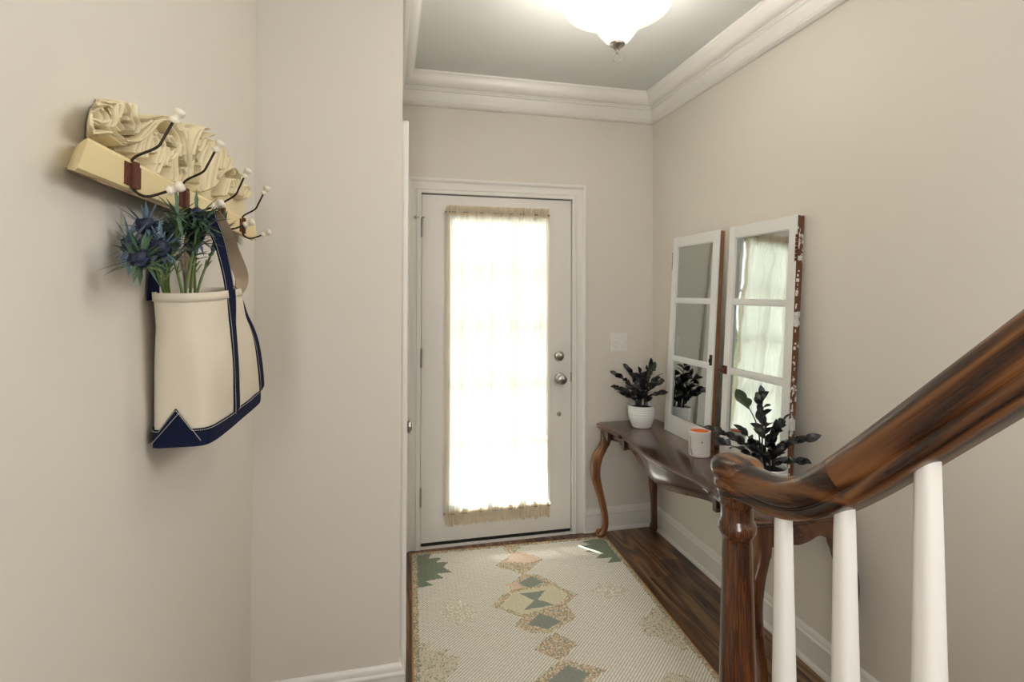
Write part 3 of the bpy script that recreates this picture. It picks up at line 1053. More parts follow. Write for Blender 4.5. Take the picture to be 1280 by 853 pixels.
cabriole(1.281, TY1 - .032, -1.25, .10, True, .0075)
cabriole(1.281, TY0 + .032, -.9, -.25)
cabriole(1.600, TY1 - .036, 0, .35, True)
cabriole(1.600, TY0 + .036, 0, -1.0, True)

# ------------------------------------------------------------------ old window sashes
def sash(y0, y1, label, side_mat, latch_side, hardware):
    """y0 near side, y1 far side. local frame: X out of the face (-x world), leaning back on the wall"""
    H = 1.112; TH = .030
    ob = empty('window_sash', (1.555, (y0 + y1) / 2, TZ), label, 'window frame', None)
    lean = math.atan2(1.62 - 1.555, 1.11)
    ob.rotation_euler = (0, lean, 0)
    w = (y1 - y0) / 2
    st = .045

    def bx(name, a, b, c, d, x0=0.0, x1=TH, bev=.002, m=M_sash, par=ob):
        bm = bmesh.new(); box(bm, x0, x1, a, b, c, d, bev)
        o = obj(name, bm, m, par)
        return o
    bx('stile', -w, -w + st, 0, H); bx('stile', w - st, w, 0, H)
    bx('rail', -w + st, w - st, 0, .092, .001, TH - .001); bx('rail', -w + st, w - st, H - .055, H, .001, TH - .001)
    zz = [.092, .092 + .316, .092 + .316 + .022, .092 + .316 + .022 + .305, .092 + .316 + .044 + .305, H - .055]
    # rows: bottom, middle, top
    r0, r1 = (.092, .408), (.430, .738)
    r2 = (.758, H - .055)
    bx('muntin', -w + st, w - st, .408, .430, .003, TH - .004, .004); bx('muntin', -w + st, w - st, .738, .758, .003, TH - .004, .004)
    for r in (r0, r1, r2):
        bx('pane', -w + st - .004, w - st + .004, r[0] - .003, r[1] + .003, .012, .015, 0, M_mirror)
        # worn putty bead
        bm = bmesh.new()
        a, b = -w + st, w - st
        for q in ((a, a + .005, r[0], r[1]), (b - .005, b, r[0], r[1]), (a, b, r[0], r[0] + .006), (a, b, r[1] - .005, r[1])):
            box(bm, .006, .012, q[0], q[1], q[2], q[3], .0015)
        tag(obj('putty', bm, M_sash, ob), 'cracked white putty bead round the pane')
    # the edge seen from the camera (near side)
    if side_mat == 'peel':
        o = bx('edge_strip', -w - .0035, -w + .0005, .003, H - .003, .0015, TH - .001, .0012, M_sashedge)
        o['label'] = 'bare brown edge with flaking white paint'
        bm = bmesh.new()
        random.seed(5)
        for k in range(60):
            z = .03 + random.random() * (H - .1)
            s = random.uniform(.002, .007)
            box(bm, .002 + random.random() * .010, .006 + random.random() * .010, -w - .0055, -w - .003, z, z + s * 2.2, .0006)
        o = obj('paint_flakes', bm, M_sash, ob); o['kind'] = 'stuff'
        bm = bmesh.new()
        for k in range(7):
            lathe(bm, [(.006, H - .095 - k * .016), (.006, H - .082 - k * .016)], -.001, -w - .002, 10)
        tag(obj('hinge_remnant', bm, M_rust, ob), 'rusted hinge barrel on the edge')
    else:
        bx('edge_strip', -w - .004, -w + .0005, .002, H - .002, .000, .009, .001, M_sash)
        bx('edge_groove', -w - .001, -w + .0005, .002, H - .002, .009, .014, 0, M_groove)
        o = bx('edge_strip', -w - .006, -w + .0005, .002, H - .004, .014, TH, .0015, M_sashedge2)
        o['label'] = 'bare brown wooden edge'
    if hardware == 'knob':
        bm = bmesh.new(); box(bm, -.005, .001, w - .030, w - .002, .400, .440, .001)
        box(bm, -.020, -.004, w - .022, w - .008, .408, .424, .003); box(bm, -.024, -.016, w - .018, w + .006, .412, .420, .002)
        tag(obj('latch', bm, M_rust, ob), 'rusty brown latch on the left stile')
    else:
        bm = bmesh.new(); box(bm, -.007, .001, -w + .004, -w + .018, .425, .478, .002); box(bm, -.013, -.006, -w + .007, -w + .015, .440, .458, .002)
        tag(obj('latch', bm, M_iron, ob), 'small dark catch on the right stile')
        bm = bmesh.new()
        for k in range(6):
            lathe(bm, [(.005, H - .10 - k * .017), (.005, H - .086 - k * .017)], .004, w + .002, 10)
        tag(obj('hinge_remnant', bm, M_rust, ob), 'old hinge barrel on the left edge')
    return ob


sash(2.350, 2.783, 'weathered white three-pane window sash beside the room corner, behind the far potted plant', 'plain', 1, 'catch')
sash(1.822, 2.262, 'weathered white three-pane window sash nearer the stairs, its panes mirroring the curtain', 'peel', 1, 'knob')

# ------------------------------------------------------------------ potted plants
def leaf_mesh(name, L, Wd):
    bm = bmesh.new()
    rows = []
    n = 8
    for k in range(n + 1):
        t = k / n
        w = Wd * (math.sin(PI * t ** .85) ** .8) * .5 + .0002
        z = .06 * L * math.sin(PI * t) - .12 * L * t * t
        rows.append([(t * L, -w, z + w * .28), (t * L, 0, z), (t * L, w, z + w * .28)])
    loft(bm, rows, closed=False, cap=False)
    me = bpy.data.meshes.new(name)
    for f in bm.faces: f.smooth = True
    bm.to_mesh(me); bm.free()
    return me


LM = [leaf_mesh('leaf', .052, .031), leaf_mesh('leaf', .044, .026), leaf_mesh('leaf', .057, .029)]
for q in LM: q.materials.append(M_leaf)
LMG = leaf_mesh('leaf', .058, .042); LMG.materials.append(M_leafg)


def plant(cx, cy, label, stems, R=.076, Hh=.130, seed=1, extra_green=()):
    rnd = random.Random(seed)
    t = empty('potted_plant', (cx, cy, TZ), label, 'plant', 'dark-leaved plants in white pots on the console table')
    bm = bmesh.new()
    prof = [(.001, .002), (R * .60, .0), (R * .68, .003)]
    nrib = 8
    for k in range(nrib * 4 + 1):
        s = k / (nrib * 4)
        z = .006 + s * (Hh - .018)
        base = R * (.70 + .30 * math.sin(min(1, s * 1.25) * PI / 2) ** .9)
        prof.append((base - (.0036, .0008, .0, .0008)[k % 4], z))
    prof += [(R * 1.0, Hh - .008), (R * 1.0, Hh - .001), (R * .975, Hh), (R * .95, Hh - .002), (R * .94, Hh - .016), (R * .9, Hh - .03)]
    lathe(bm, prof, n=40, cap=True)
    obj('pot', bm, M_pot, t, angle=75)
    bm = bmesh.new(); lathe(bm, [(.001, Hh - .012), (R * .5, Hh - .013), (R * .93, Hh - .018), (R * .93, Hh - .026)], n=24)
    obj('soil', bm, M_soil, t, smooth=True)
    for si, (dx, dy, h, bare, nl, kind) in enumerate(stems):
        # dx,dy: horizontal reach of the tip, h: tip height over the rim
        a0 = math.atan2(dy, dx)
        bx_, by_ = math.cos(a0) * R * .45 * rnd.uniform(.5, 1), math.sin(a0) * R * .45 * rnd.uniform(.5, 1)
        p0 = Vector((bx_, by_, Hh - .016)); p3 = Vector((dx, dy, Hh + h))
        mid = p0.lerp(p3, .5) + Vector((-dx * .22, -dy * .22, h * .16))
        pts = catmull([p0, p0.lerp(mid, .5) + Vector((-dx * .06, -dy * .06, .005)), mid, mid.lerp(p3, .5) + Vector((0, 0, h * .04)), p3], 4)
        bm = bmesh.new(); tube(bm, pts, lambda q: .0038 * (1 - .6 * q), 6)
        st = obj('stalk', bm, M_leafb, t, smooth=True)
        for k in range(nl):
            q = bare + (1 - bare) * k / max(1, nl - 1)
            i = min(len(pts) - 1, int(q * (len(pts) - 1)))
            p = pts[i]; tg = (pts[min(i + 1, len(pts) - 1)] - pts[max(0, i - 1)]).normalized()
            side = 1 if k % 2 else -1
            out = tg.cross(Vector((0, 0, 1)))
            if out.length < .2: out = Vector((math.cos(a0 + 1.57), math.sin(a0 + 1.57), 0))
            out.normalize()
            ang = rnd.uniform(.5, 1.05) if k < nl - 1 else .1
            d = (tg * math.cos(ang) + out * side * math.sin(ang)).normalized()
            upv = (Vector((0, 0, .6)) + out * side * -.3 + Vector((rnd.uniform(-1.1, -.1), rnd.uniform(-1.0, .3), 0)))
            yv = upv.cross(d).normalized(); zv = d.cross(yv)
            mat = Matrix((d, yv, zv)).transposed().to_4x4()
            s = rnd.uniform(.80, 1.12)
            me = LMG if kind == 'g' else LM[rnd.randrange(3)]
            o = bpy.data.objects.new('leaf', me); COL.objects.link(o); o.parent = st
            o.matrix_local = Matrix.Translation(p) @ mat @ Matrix.Scale(s, 4)
    return t


P1 = [(-.13, .05, .17, .35, 8, 'b'), (-.17, -.02, .11, .3, 9, 'b'), (-.06, .05, .20, .35, 9, 'b'), (.0, .0, .15, .2, 9, 'b'), (.02, -.06, .24, .35, 8, 'b'), (.05, -.09, .17, .35, 8, 'b'),
      (.02, -.17, .16, .25, 10, 'b'), (.05, -.13, .09, .3, 8, 'b'), (-.05, -.10, .09, .2, 8, 'b'), (-.10, .02, .06, .3, 7, 'b'), (.04, .08, .13, .3, 8, 'b'), (-.03, -.04, .19, .3, 8, 'b'), (.06, -.01, .20, .4, 5, 'g'), (-.11, -.09, .13, .3, 8, 'b')]
plant(1.455, 2.865, 'black-leaved plant in white ribbed pot on the far end of the table', P1, .080, .130, 4)
P2 = [(-.02, .00, .27, .38, 11, 'b'), (-.04, .07, .23, .86, 3, 'g'), (-.16, .10, .12, .3, 9, 'b'), (-.12, .05, .10, .2, 9, 'b'), (-.05, .06, .11, .2, 9, 'b'), (.05, -.03, .17, .2, 10, 'b'), (.08, -.10, .12, .3, 9, 'b'),
      (-.02, -.08, .09, .2, 9, 'b'), (.02, -.15, .06, .3, 8, 'b'), (.03, .05, .14, .2, 9, 'b'), (-.08, -.04, .08, .2, 9, 'b'), (.03, -.12, .13, .45, 8, 'b'), (-.10, .12, .06, .3, 7, 'b'), (.02, -.02, .14, .2, 9, 'b')]
plant(1.430, 1.775, 'black-leaved plant in ribbed white pot at the near end, behind the newel cap', P2, .074, .120, 11)

# ------------------------------------------------------------------ candle cup
cc = empty('candle_cup', (1.475, 2.300, TZ), 'white ceramic candle cup with orange inside and a black tower print', 'cup')
bm = bmesh.new()
R0 = .051; Hc = .122
lathe(bm, [(.001, 0), (R0 - .004, 0), (R0, .004), (R0, Hc - .020), (R0 + .0012, Hc - .016), (R0 + .0012, Hc - .002), (R0 - .001, Hc), (R0 - .005, Hc - .001), (R0 - .006, Hc - .006), (R0 - .006, .09)], n=48, cap=False)
obj('cup', bm, M_cup, cc, angle=40)
bm = bmesh.new(); lathe(bm, [(R0 - .0055, Hc - .003), (R0 - .0065, Hc - .012), (R0 - .0068, Hc - .030), (.0005, Hc - .032)], n=40, cap=False)
obj('orange_lining', bm, M_candlewax, cc, smooth=True)


def decal(name, pts2, a0, m=M_ink):
    """flat print wrapped on the cup: pts2 = triangles/quads in (arc metres, z)"""
    bm = bmesh.new()
    for poly in pts2:
        vs = []
        for (s, z) in poly:
            a = a0 + s / R0
            vs.append(bm.verts.new(((R0 + .0004) * math.cos(a), (R0 + .0004) * math.sin(a), z)))
        bm.faces.new(vs)
    obj(name, bm, m, cc)


ang = math.radians(180 + 57.5)   # towards the camera
tower = [[(-.0012, .098), (.0012, .098), (.0020, .060), (-.0020, .060)], [(-.0030, .058), (.0030, .058), (.0034, .054), (-.0034, .054)],
         [(-.0028, .054), (-.0008, .054), (-.0036, .034), (-.0060, .034)], [(.0008, .054), (.0028, .054), (.0060, .034), (.0036, .034)], [(-.0070, .034), (.0070, .034), (.0074, .029), (-.0074, .029)],
         [(-.0068, .029), (-.0030, .029), (-.0075, .010), (-.0125, .010)], [(.0030, .029), (.0068, .029), (.0125, .010), (.0075, .010)]]
decal('tower_print', tower, ang - .90)
decal('heart_print', [[(0, .070), (.0035, .075), (.0018, .078), (0, .0765), (-.0018, .078), (-.0035, .075)]], ang + .22)
decal('heart_print', [[(0, .072), (.0014, .074), (0, .0755), (-.0014, .074)]], ang + .75)

# ------------------------------------------------------------------ stairs: newel, handrail, balusters, steps
RX = .700
NY = .957
SL = .92


def rail_bottom(y):
    """height of the underside of the handrail over y (rises towards the camera)"""
    yk = .755
    base = 1.066
    # smooth knee between level and slope
    d = (yk - y)
    k = .045
    soft = k * math.log(1 + math.exp(d / k)) if d / k < 30 else d
    return base + SL * (soft - k * math.log(1 + math.exp((yk - .957) / k))) - .0


nw = empty('newel_post', (RX, NY, 0), 'turned dark oak newel post at the foot of the stairs', 'post')
prof = [(.0450, 0.0), (.0450, .40), (.0440, .41), (.0375, .45), (.0372, .50), (.0355, .685), (.0325, .82), (.0290, .965), (.0292, .975), (.0325, .982), (.0365, .990), (.0372, .998), (.0365, 1.006), (.0325, 1.011),
        (.0315, 1.018), (.0315, 1.035), (.0325, 1.043), (.0345, 1.046), (.0350, 1.052), (.0348, 1.057), (.0362, 1.060), (.0375, 1.066), (.0372, 1.070)]
bm = bmesh.new(); rings = []
for r, z in prof:
    e = 6 if z <= .41 else 2
    ring = []
    for k in range(40):
        a = 2 * PI * k / 40 + PI / 4
        c, s = math.cos(a), math.sin(a)
        q = r / ((abs(c) ** e + abs(s) ** e) ** (1 / e))
        ring.append((RX + q * c, NY + q * s, z))
    rings.append(ring)
loft(bm, rings)
obj('shaft', local(nw, bm), M_newel, nw, angle=35)

# handrail: level cap disc over the newel, then an easing rising to the camera
hr = empty('handrail', (RX, NY, 1.07), 'thick polished oak handrail with rounded cap, rising from the newel to the right', 'handrail')


def rail_section():
    # (across, height) closed outline, flat bottom with a groove line on each side
    half = [(0, 0), (.022, 0), (.0265, .001), (.0300, .004), (.0312, .009), (.0300, .014), (.0268, .0175), (.0268, .0195), (.0300, .022), (.0325, .028), (.0345, .036), (.0350, .044), (.0335, .053), (.029, .061), (.021, .067), (.011, .0705), (0, .0715)]
    return half + [(-x, z) for x, z in half[-2:0:-1]]


SEC = rail_section()
ys = [NY - .004 - k * .007 for k in range(52)]
y = ys[-1]
while y > -.35:
    y -= .035; ys.append(y)
rings = []
for y in ys:
    z0 = rail_bottom(y); dz = (rail_bottom(y - .004) - rail_bottom(y + .004)) / -.008   # dz/dy
    n2 = Vector((-dz, 1)).normalized()                                                # (y, z) upward normal
    # near the cap the rail swells slightly into it
    sw_ = 1.0 + .28 * math.exp(-((NY - y) / .030) ** 2)
    hs = .94 + .17 * min(1, abs(dz) / SL)
    rings.append([(RX + a * sw_, y + n2.x * h * hs, z0 + n2.y * h * hs) for a, h in SEC])
kj = [i for i, y in enumerate(ys) if y < .665][0]
for nm, rg, mt in (('easing', rings[:kj + 1], M_easing), ('straight_rail', rings[kj:], M_rail)):
    if nm == 'straight_rail':
        # the glued joint: a hairline step
        rg = [[(RX + (x - RX) * .985, y, z) for x, y, z in rg[0]]] + rg[1:]
    bm = bmesh.new(); loft(bm, rg); obj(nm, local(hr, bm), mt, hr, angle=40)
cp = [(.0005, 1.066), (.0375, 1.066), (.0385, 1.071), (.0382, 1.074), (.0408, 1.076), (.0440, 1.080), (.0448, 1.086), (.0440, 1.091), (.0425, 1.0935), (.0428, 1.096), (.0462, 1.101), (.0500, 1.109), (.0515, 1.118), (.0500, 1.127), (.0440, 1.1345), (.0330, 1.1385), (.018, 1.1400), (.0005, 1.1405)]
bm = bmesh.new(); lathe(bm, cp, RX, NY, 48)
obj('cap', local(hr, bm), M_easing, hr, angle=50)

bl_lab = ['white painted baluster closest to the newel post', 'white painted baluster in the middle of the three', 'white painted baluster farthest right, nearest the camera']
RISE, RUN, SY0 = .200, .2174, .878


def tread_z(y):
    k = int((SY0 - y) / RUN)
    return RISE * (k + 1)


for k in range(8):
    y = .826 - .1325 * k
    zt = rail_bottom(y) + .004
    zb = tread_z(y)
    bm = bmesh.new(); rings = []
    for z, r in ((zb + .0, .0185), (zb + .22, .0185), (zb + .24, .0180), (zb + .25, .0178), (zt - .30 if zt - .30 > zb + .26 else zb + .26, .0178), (zt - .03, .0138), (zt + .010, .0132)):
        ring = []
        for i in range(24):
            a = 2 * PI * i / 24
            e = 3.0
            q = r / ((abs(math.cos(a)) ** e + abs(math.sin(a)) ** e) ** (1 / e)) * 1.0
            yy = y + q * math.sin(a)
            ring.append((RX + q * math.cos(a), yy, z if z < zt else rail_bottom(yy) + .0015))
        rings.append(ring)
    # cut the top square to the rail slope
    loft(bm, rings)
    bo = obj('baluster', bm, M_trim, None, angle=40)
    o = bo
    off = Vector((RX, y, zb)); o.data.transform(Matrix.Translation(-off)); o.location = off
    if k < 3: tag(o, bl_lab[k], 'baluster', 'white stair balusters')
    else: tag(o, 'white stair baluster out of the picture, %s from the newel' % ('fourth', 'fifth', 'sixth', 'seventh', 'eighth')[k - 3], 'baluster', 'white stair balusters')

st = struct(empty('trim_10', (1.15, SY0, 0)))
st.name = 'trim_10'
for k in range(7):
    y1 = SY0 - k * RUN; y0 = y1 - RUN; z = RISE * (k + 1)
    bm = bmesh.new(); box(bm, RX - .030, XR - .012, y0, y1 - .0, .0, z - .026); obj('riser', local(st, bm), M_trim, st)
    bm = bmesh.new(); box(bm, RX - .055, XR - .012, y0 + .002, y1 + .028, z - .026, z, .008); obj('tread', local(st, bm), M_tread, st)

# ------------------------------------------------------------------ carved coat rack on the left wall
import numpy as np
# wall-plane coordinates (distance along the wall, height) in metres
SIL =  [(0.9130, 1.6890), (0.8990, 1.6990), (0.8570, 1.7040), (0.841, 1.714), (0.843, 1.724), (0.855, 1.736), (0.873, 1.746), (0.883, 1.758), (0.899, 1.762), (0.931, 1.771), (0.951, 1.781), (0.975, 1.788), (0.989, 1.788), (0.992, 1.775), (1.001, 1.768), (1.03, 1.78), (1.061, 1.792), (1.095, 1.804), (1.131, 1.814), (1.15, 1.817), (1.186, 1.828), (1.22, 1.826), (1.28, 1.848), (1.331, 1.86), (1.376, 1.861), (1.411, 1.856), (1.455, 1.86), (1.492, 1.848), (1.506, 1.836), (1.553, 1.842), (1.569, 1.821), (1.616, 1.82), (1.654, 1.809), (1.658, 1.792), (1.73, 1.801), (1.768, 1.785), (1.78, 1.75), (1.791, 1.704)]
HOLES =  [[(0.892, 1.75), (0.902, 1.753), (0.913, 1.744), (0.912, 1.735), (0.908, 1.731), (0.9, 1.742)], [(0.944, 1.747), (0.953, 1.754), (0.965, 1.752), (0.981, 1.755), (0.992, 1.732), (0.976, 1.725), (0.954, 1.72), (0.949, 1.729), (0.955, 1.738), (0.942, 1.741)], [(0.968, 1.78), (0.976, 1.784), (0.976, 1.758), (0.965, 1.762)], [(0.951, 1.706), (0.981, 1.713), (0.992, 1.701), (0.973, 1.699), (0.959, 1.7)], [(1.06, 1.765), (1.077, 1.782), (1.105, 1.793), (1.114, 1.788), (1.106, 1.772), (1.085, 1.769), (1.077, 1.768)], [(1.046, 1.748), (1.057, 1.742), (1.059, 1.733), (1.048, 1.728)], [(1.052, 1.718), (1.071, 1.726), (1.067, 1.71), (1.056, 1.712)], [(1.121, 1.76), (1.14, 1.766), (1.159, 1.76), (1.145, 1.752), (1.125, 1.752)], [(1.197, 1.756), (1.213, 1.751), (1.224, 1.738), (1.181, 1.73)], [(1.124, 1.717), (1.143, 1.719), (1.143, 1.708), (1.133, 1.701)], [(1.17, 1.723), (1.188, 1.729), (1.194, 1.715), (1.174, 1.708)], [(1.278, 1.775), (1.293, 1.764), (1.298, 1.717), (1.277, 1.71), (1.257, 1.714), (1.259, 1.748)], [(1.287, 1.822), (1.316, 1.832), (1.316, 1.823), (1.295, 1.817)], [(1.268, 1.792), (1.292, 1.801), (1.285, 1.779), (1.242, 1.756), (1.245, 1.767), (1.265, 1.776)], [(1.413, 1.771), (1.432, 1.772), (1.428, 1.752), (1.412, 1.754)], [(1.477, 1.768), (1.467, 1.74), (1.436, 1.734)], [(1.524, 1.772), (1.566, 1.762), (1.515, 1.753)], [(1.58, 1.816), (1.608, 1.814), (1.62, 1.795), (1.588, 1.794)]]
STROKES =  [(3.6, [(0.911, 1.727), (0.928, 1.722), (0.951, 1.719), (0.976, 1.721), (1.005, 1.731), (1.029, 1.746), (1.054, 1.765), (1.077, 1.784), (1.105, 1.798), (1.135, 1.804), (1.167, 1.799), (1.192, 1.788), (1.202, 1.767), (1.198, 1.755)]), (4, [(0.858, 1.698), (0.882, 1.707), (0.908, 1.715), (0.933, 1.715), (0.957, 1.712)]), (5, [(0.862, 1.732), (0.879, 1.742), (0.894, 1.74), (0.9, 1.732), (0.884, 1.723), (0.867, 1.722)]), (4, [(0.855, 1.734), (0.869, 1.743), (0.905, 1.755), (0.918, 1.748), (0.922, 1.736), (0.914, 1.727)]), (6, [(0.853, 1.726), (0.852, 1.713), (0.86, 1.706)]), (5, [(0.926, 1.766), (0.924, 1.754), (0.927, 1.742), (0.939, 1.737), (0.948, 1.733)]), (4, [(0.886, 1.756), (0.907, 1.76), (0.932, 1.77)]), (3.5, [(0.944, 1.772), (0.941, 1.76), (0.933, 1.746)]), (2.5, [(0.956, 1.779), (0.971, 1.77), (0.975, 1.756)]), (4, [(0.987, 1.788), (0.987, 1.768), (1.001, 1.757), (0.995, 1.741)]), (4, [(1.001, 1.766), (1.035, 1.779), (1.076, 1.796), (1.122, 1.812), (1.157, 1.817)]), (3, [(1.008, 1.751), (1.028, 1.764), (1.054, 1.78)]), (2.5, [(1.03, 1.709), (1.033, 1.726), (1.043, 1.745), (1.051, 1.757)]), (3.5, [(1.083, 1.712), (1.098, 1.735), (1.102, 1.752), (1.089, 1.762), (1.077, 1.765)]), (3, [(1.111, 1.715), (1.119, 1.735), (1.119, 1.751)]), (3, [(1.07, 1.729), (1.074, 1.744), (1.066, 1.755)]), (4, [(1.141, 1.733), (1.168, 1.755), (1.182, 1.774)]), (3, [(0.999, 1.71), (1.009, 1.726), (1.022, 1.736)]), (3, [(1.234, 1.74), (1.223, 1.767), (1.201, 1.79), (1.177, 1.802)]), (3, [(1.237, 1.714), (1.233, 1.749), (1.222, 1.782), (1.185, 1.804)]), (2.5, [(1.243, 1.716), (1.239, 1.751), (1.235, 1.785), (1.228, 1.819)]), (3, [(1.249, 1.765), (1.274, 1.808), (1.315, 1.846), (1.361, 1.86)]), (3.5, [(1.243, 1.725), (1.252, 1.759), (1.302, 1.796), (1.338, 1.832), (1.393, 1.856)]), (3.5, [(1.312, 1.705), (1.305, 1.729), (1.298, 1.757), (1.31, 1.786), (1.346, 1.816)]), (4, [(1.35, 1.717), (1.364, 1.752), (1.379, 1.79), (1.411, 1.825), (1.419, 1.844)]), (3, [(1.389, 1.73), (1.413, 1.779), (1.438, 1.813), (1.446, 1.843)]), (3, [(1.465, 1.791), (1.483, 1.824), (1.473, 1.845)]), (3, [(1.503, 1.794), (1.532, 1.822), (1.532, 1.836)]), (3, [(1.32, 1.706), (1.397, 1.734), (1.448, 1.77), (1.494, 1.792), (1.564, 1.814), (1.613, 1.806), (1.643, 1.784), (1.656, 1.757)]), (2.5, [(1.486, 1.726), (1.505, 1.75), (1.524, 1.775)]), (2.5, [(1.566, 1.747), (1.587, 1.769), (1.565, 1.783)]), (4, [(1.693, 1.757), (1.73, 1.784), (1.704, 1.792)]), (4, [(1.073, 1.688), (1.092, 1.713), (1.106, 1.742), (1.091, 1.756)]), (4, [(1.155, 1.688), (1.165, 1.708), (1.159, 1.736), (1.164, 1.759), (1.136, 1.776)]), (3, [(1.2, 1.702), (1.212, 1.718), (1.194, 1.728)])]
BLOOMS =  [((-0.405, 1.015, 1.59), (-0.385, 1.062, 1.468)), ((-0.42, 0.993, 1.554), (-0.385, 1.041, 1.465)), ((-0.375, 0.923, 1.528), (-0.385, 1.034, 1.467)), ((-0.375, 0.995, 1.55), (-0.385, 1.08, 1.469)), ((-0.4, 1.105, 1.593), (-0.385, 1.126, 1.472)), ((-0.357, 1.111, 1.626), (-0.385, 1.142, 1.474)), ((-0.352, 1.125, 1.611), (-0.385, 1.167, 1.475)), ((-0.37, 1.15, 1.593), (-0.385, 1.194, 1.475)), ((-0.375, 1.327, 1.622), (-0.385, 1.208, 1.478)), ((-0.368, 1.049, 1.615), (-0.385, 1.118, 1.472))]

RZ0 = 1.638
XW = XL
rack = empty('coat_rack', (XL, 1.30, RZ0), 'cream carved wooden coat rack with four double wire hooks on the left wall', 'coat rack')


def carve_coord(y, z):
    """the carver's spacing: ornament widens from the left end to the right"""
    return -190.0 / y, -660.0 * (z - 1.4758) / y


def build_carving():
    y0, y1, z0, z1 = .815, 1.800, 1.672, 1.872
    # columns follow the widening of the ornament, so each carries similar detail
    nyy, nzz = 560, 130
    ia = np.linspace(1 / y0, 1 / y1, nyy)
    ygrid = 1 / ia
    zgrid = np.linspace(z0, z1, nzz)
    Y, Z = np.meshgrid(ygrid, zgrid, indexing='ij')
    U, V = carve_coord(Y, Z)

    def inside(poly):
        P = [carve_coord(a, b) for a, b in poly]
        c = np.zeros(U.shape, bool); j = len(P) - 1
        for i in range(len(P)):
            xi, yi = P[i]; xj, yj = P[j]
            if yi != yj:
                hit = ((yi > V) != (yj > V)) & (U < (xj - xi) * (V - yi) / (yj - yi) + xi)
                c ^= hit
            j = i
        return c
    mask = inside(SIL) & (Y > .843 + .006 * np.cos((Z - 1.725) * 60))
    for h in HOLES: mask &= ~inside(h)
    Hh = .008 + .003 * np.sin(U * .9 + V * .4) * np.sin(V * .6)
    for w, pts in STROKES:
        P = catmull([Vector((a, b, 0)) for a, b in pts], 5)
        Q = [carve_coord(p.x, p.y) for p in P]
        best = np.full(U.shape, 1e9); sg = np.zeros(U.shape); tt = np.zeros(U.shape)
        n = len(Q) - 1
        for k in range(n):
            ax, ay = Q[k]; bx_, by_ = Q[k + 1]
            dx, dy = bx_ - ax, by_ - ay; L2 = dx * dx + dy * dy + 1e-9
            t = np.clip(((U - ax) * dx + (V - ay) * dy) / L2, 0, 1)
            ex, ey = U - ax - t * dx, V - ay - t * dy
            d = np.sqrt(ex * ex + ey * ey)
            m_ = d < best
            best = np.where(m_, d, best); sg = np.where(m_, np.sign(dx * ey - dy * ex), sg); tt = np.where(m_, (k + t) / n, tt)
        ww = w * (.98 - .42 * np.abs(tt - .45))
        s = np.clip(best / ww, 0, 1)
        h = .016 + .026 * np.sqrt(1 - s * s) * (1 - .30 * (1 - np.cos(sg * s * 9.4)) * .5 * (1 - s))
        Hh = np.where(s < 1, np.maximum(Hh, h), Hh)
    Hh = np.maximum(Hh, np.clip(.449 - Y / 2.075, 0, .045))     # the ground rises to a solid scroll at the left end
    Hh = np.clip(Hh, .010, .046)
    # light smoothing
    Hs = Hh.copy(); Hs[1:-1, 1:-1] = (Hh[1:-1, 1:-1] * 4 + Hh[2:, 1:-1] + Hh[:-2, 1:-1] + Hh[1:-1, 2:] + Hh[1:-1, :-2]) / 8
    Hh = np.maximum(Hh * .4 + Hs * .6, np.clip(.449 - Y / 2.075, 0, .045))
    cellm = mask[:-1, :-1] & mask[1:, :-1] & mask[:-1, 1:] & mask[1:, 1:]
    vid = {}; verts = []; faces = []

    def vt(i, j, back):
        key = (i, j, back)
        if key not in vid:
            vid[key] = len(verts)
            under = .088 * max(0.0, 1 - (float(Y[i, j]) - .83) / .12) if back else 0.0     # undercut left end
            verts.append((.003 if back else .003 + float(Hh[i, j]), float(Y[i, j]) - 1.30 + under, float(Z[i, j]) - RZ0))
        return vid[key]
    ni, nj = cellm.shape
    for i in range(ni):
        for j in range(nj):
            if not cellm[i, j]: continue
            faces.append((vt(i, j, 0), vt(i + 1, j, 0), vt(i + 1, j + 1, 0), vt(i, j + 1, 0)))
            for (a, b, c, d, ii, jj) in ((i, j, i + 1, j, i, j - 1), (i + 1, j, i + 1, j + 1, i + 1, j), (i + 1, j + 1, i, j + 1, i, j + 1), (i, j + 1, i, j, i - 1, j)):
                if not (0 <= ii < ni and 0 <= jj < nj and cellm[ii, jj]):
                    faces.append((vt(a, b, 1), vt(c, d, 1), vt(c, d, 0), vt(a, b, 0)))
    me = bpy.data.meshes.new('carving'); me.from_pydata(verts, [], faces)
    bm = bmesh.new(); bm.from_mesh(me)
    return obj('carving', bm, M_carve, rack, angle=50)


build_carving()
# plain board under the carving, ends sloping inwards
bm = bmesh.new()
rings = []
prof = [(0, .015), (.040, .001), (.046, .004), (.0475, .010), (.0475, .046), (.044, .052), (.030, .054), (0, .054)]
for e, sg in ((-.490, 1), (.500, -1)):
    rings.append([(x, e + sg * ((.062 if sg > 0 else .02) * (1 - x / .0475) + z * .55), z) for x, z in prof])
loft(bm, rings)
obj('board', bm, M_board, rack, angle=30)
bm = bmesh.new()
for k in range(2): pass
loft(bm, [[(.001, y_, .013), (.001, y_, .016), (.040, y_, .002), (.040, y_, -.002)] for y_ in (-.424, .47)])
obj('bottom_edge', bm, simple('weathered_edge', srgb(150, 126, 100), .8, var=.25, vscale=20), rack)
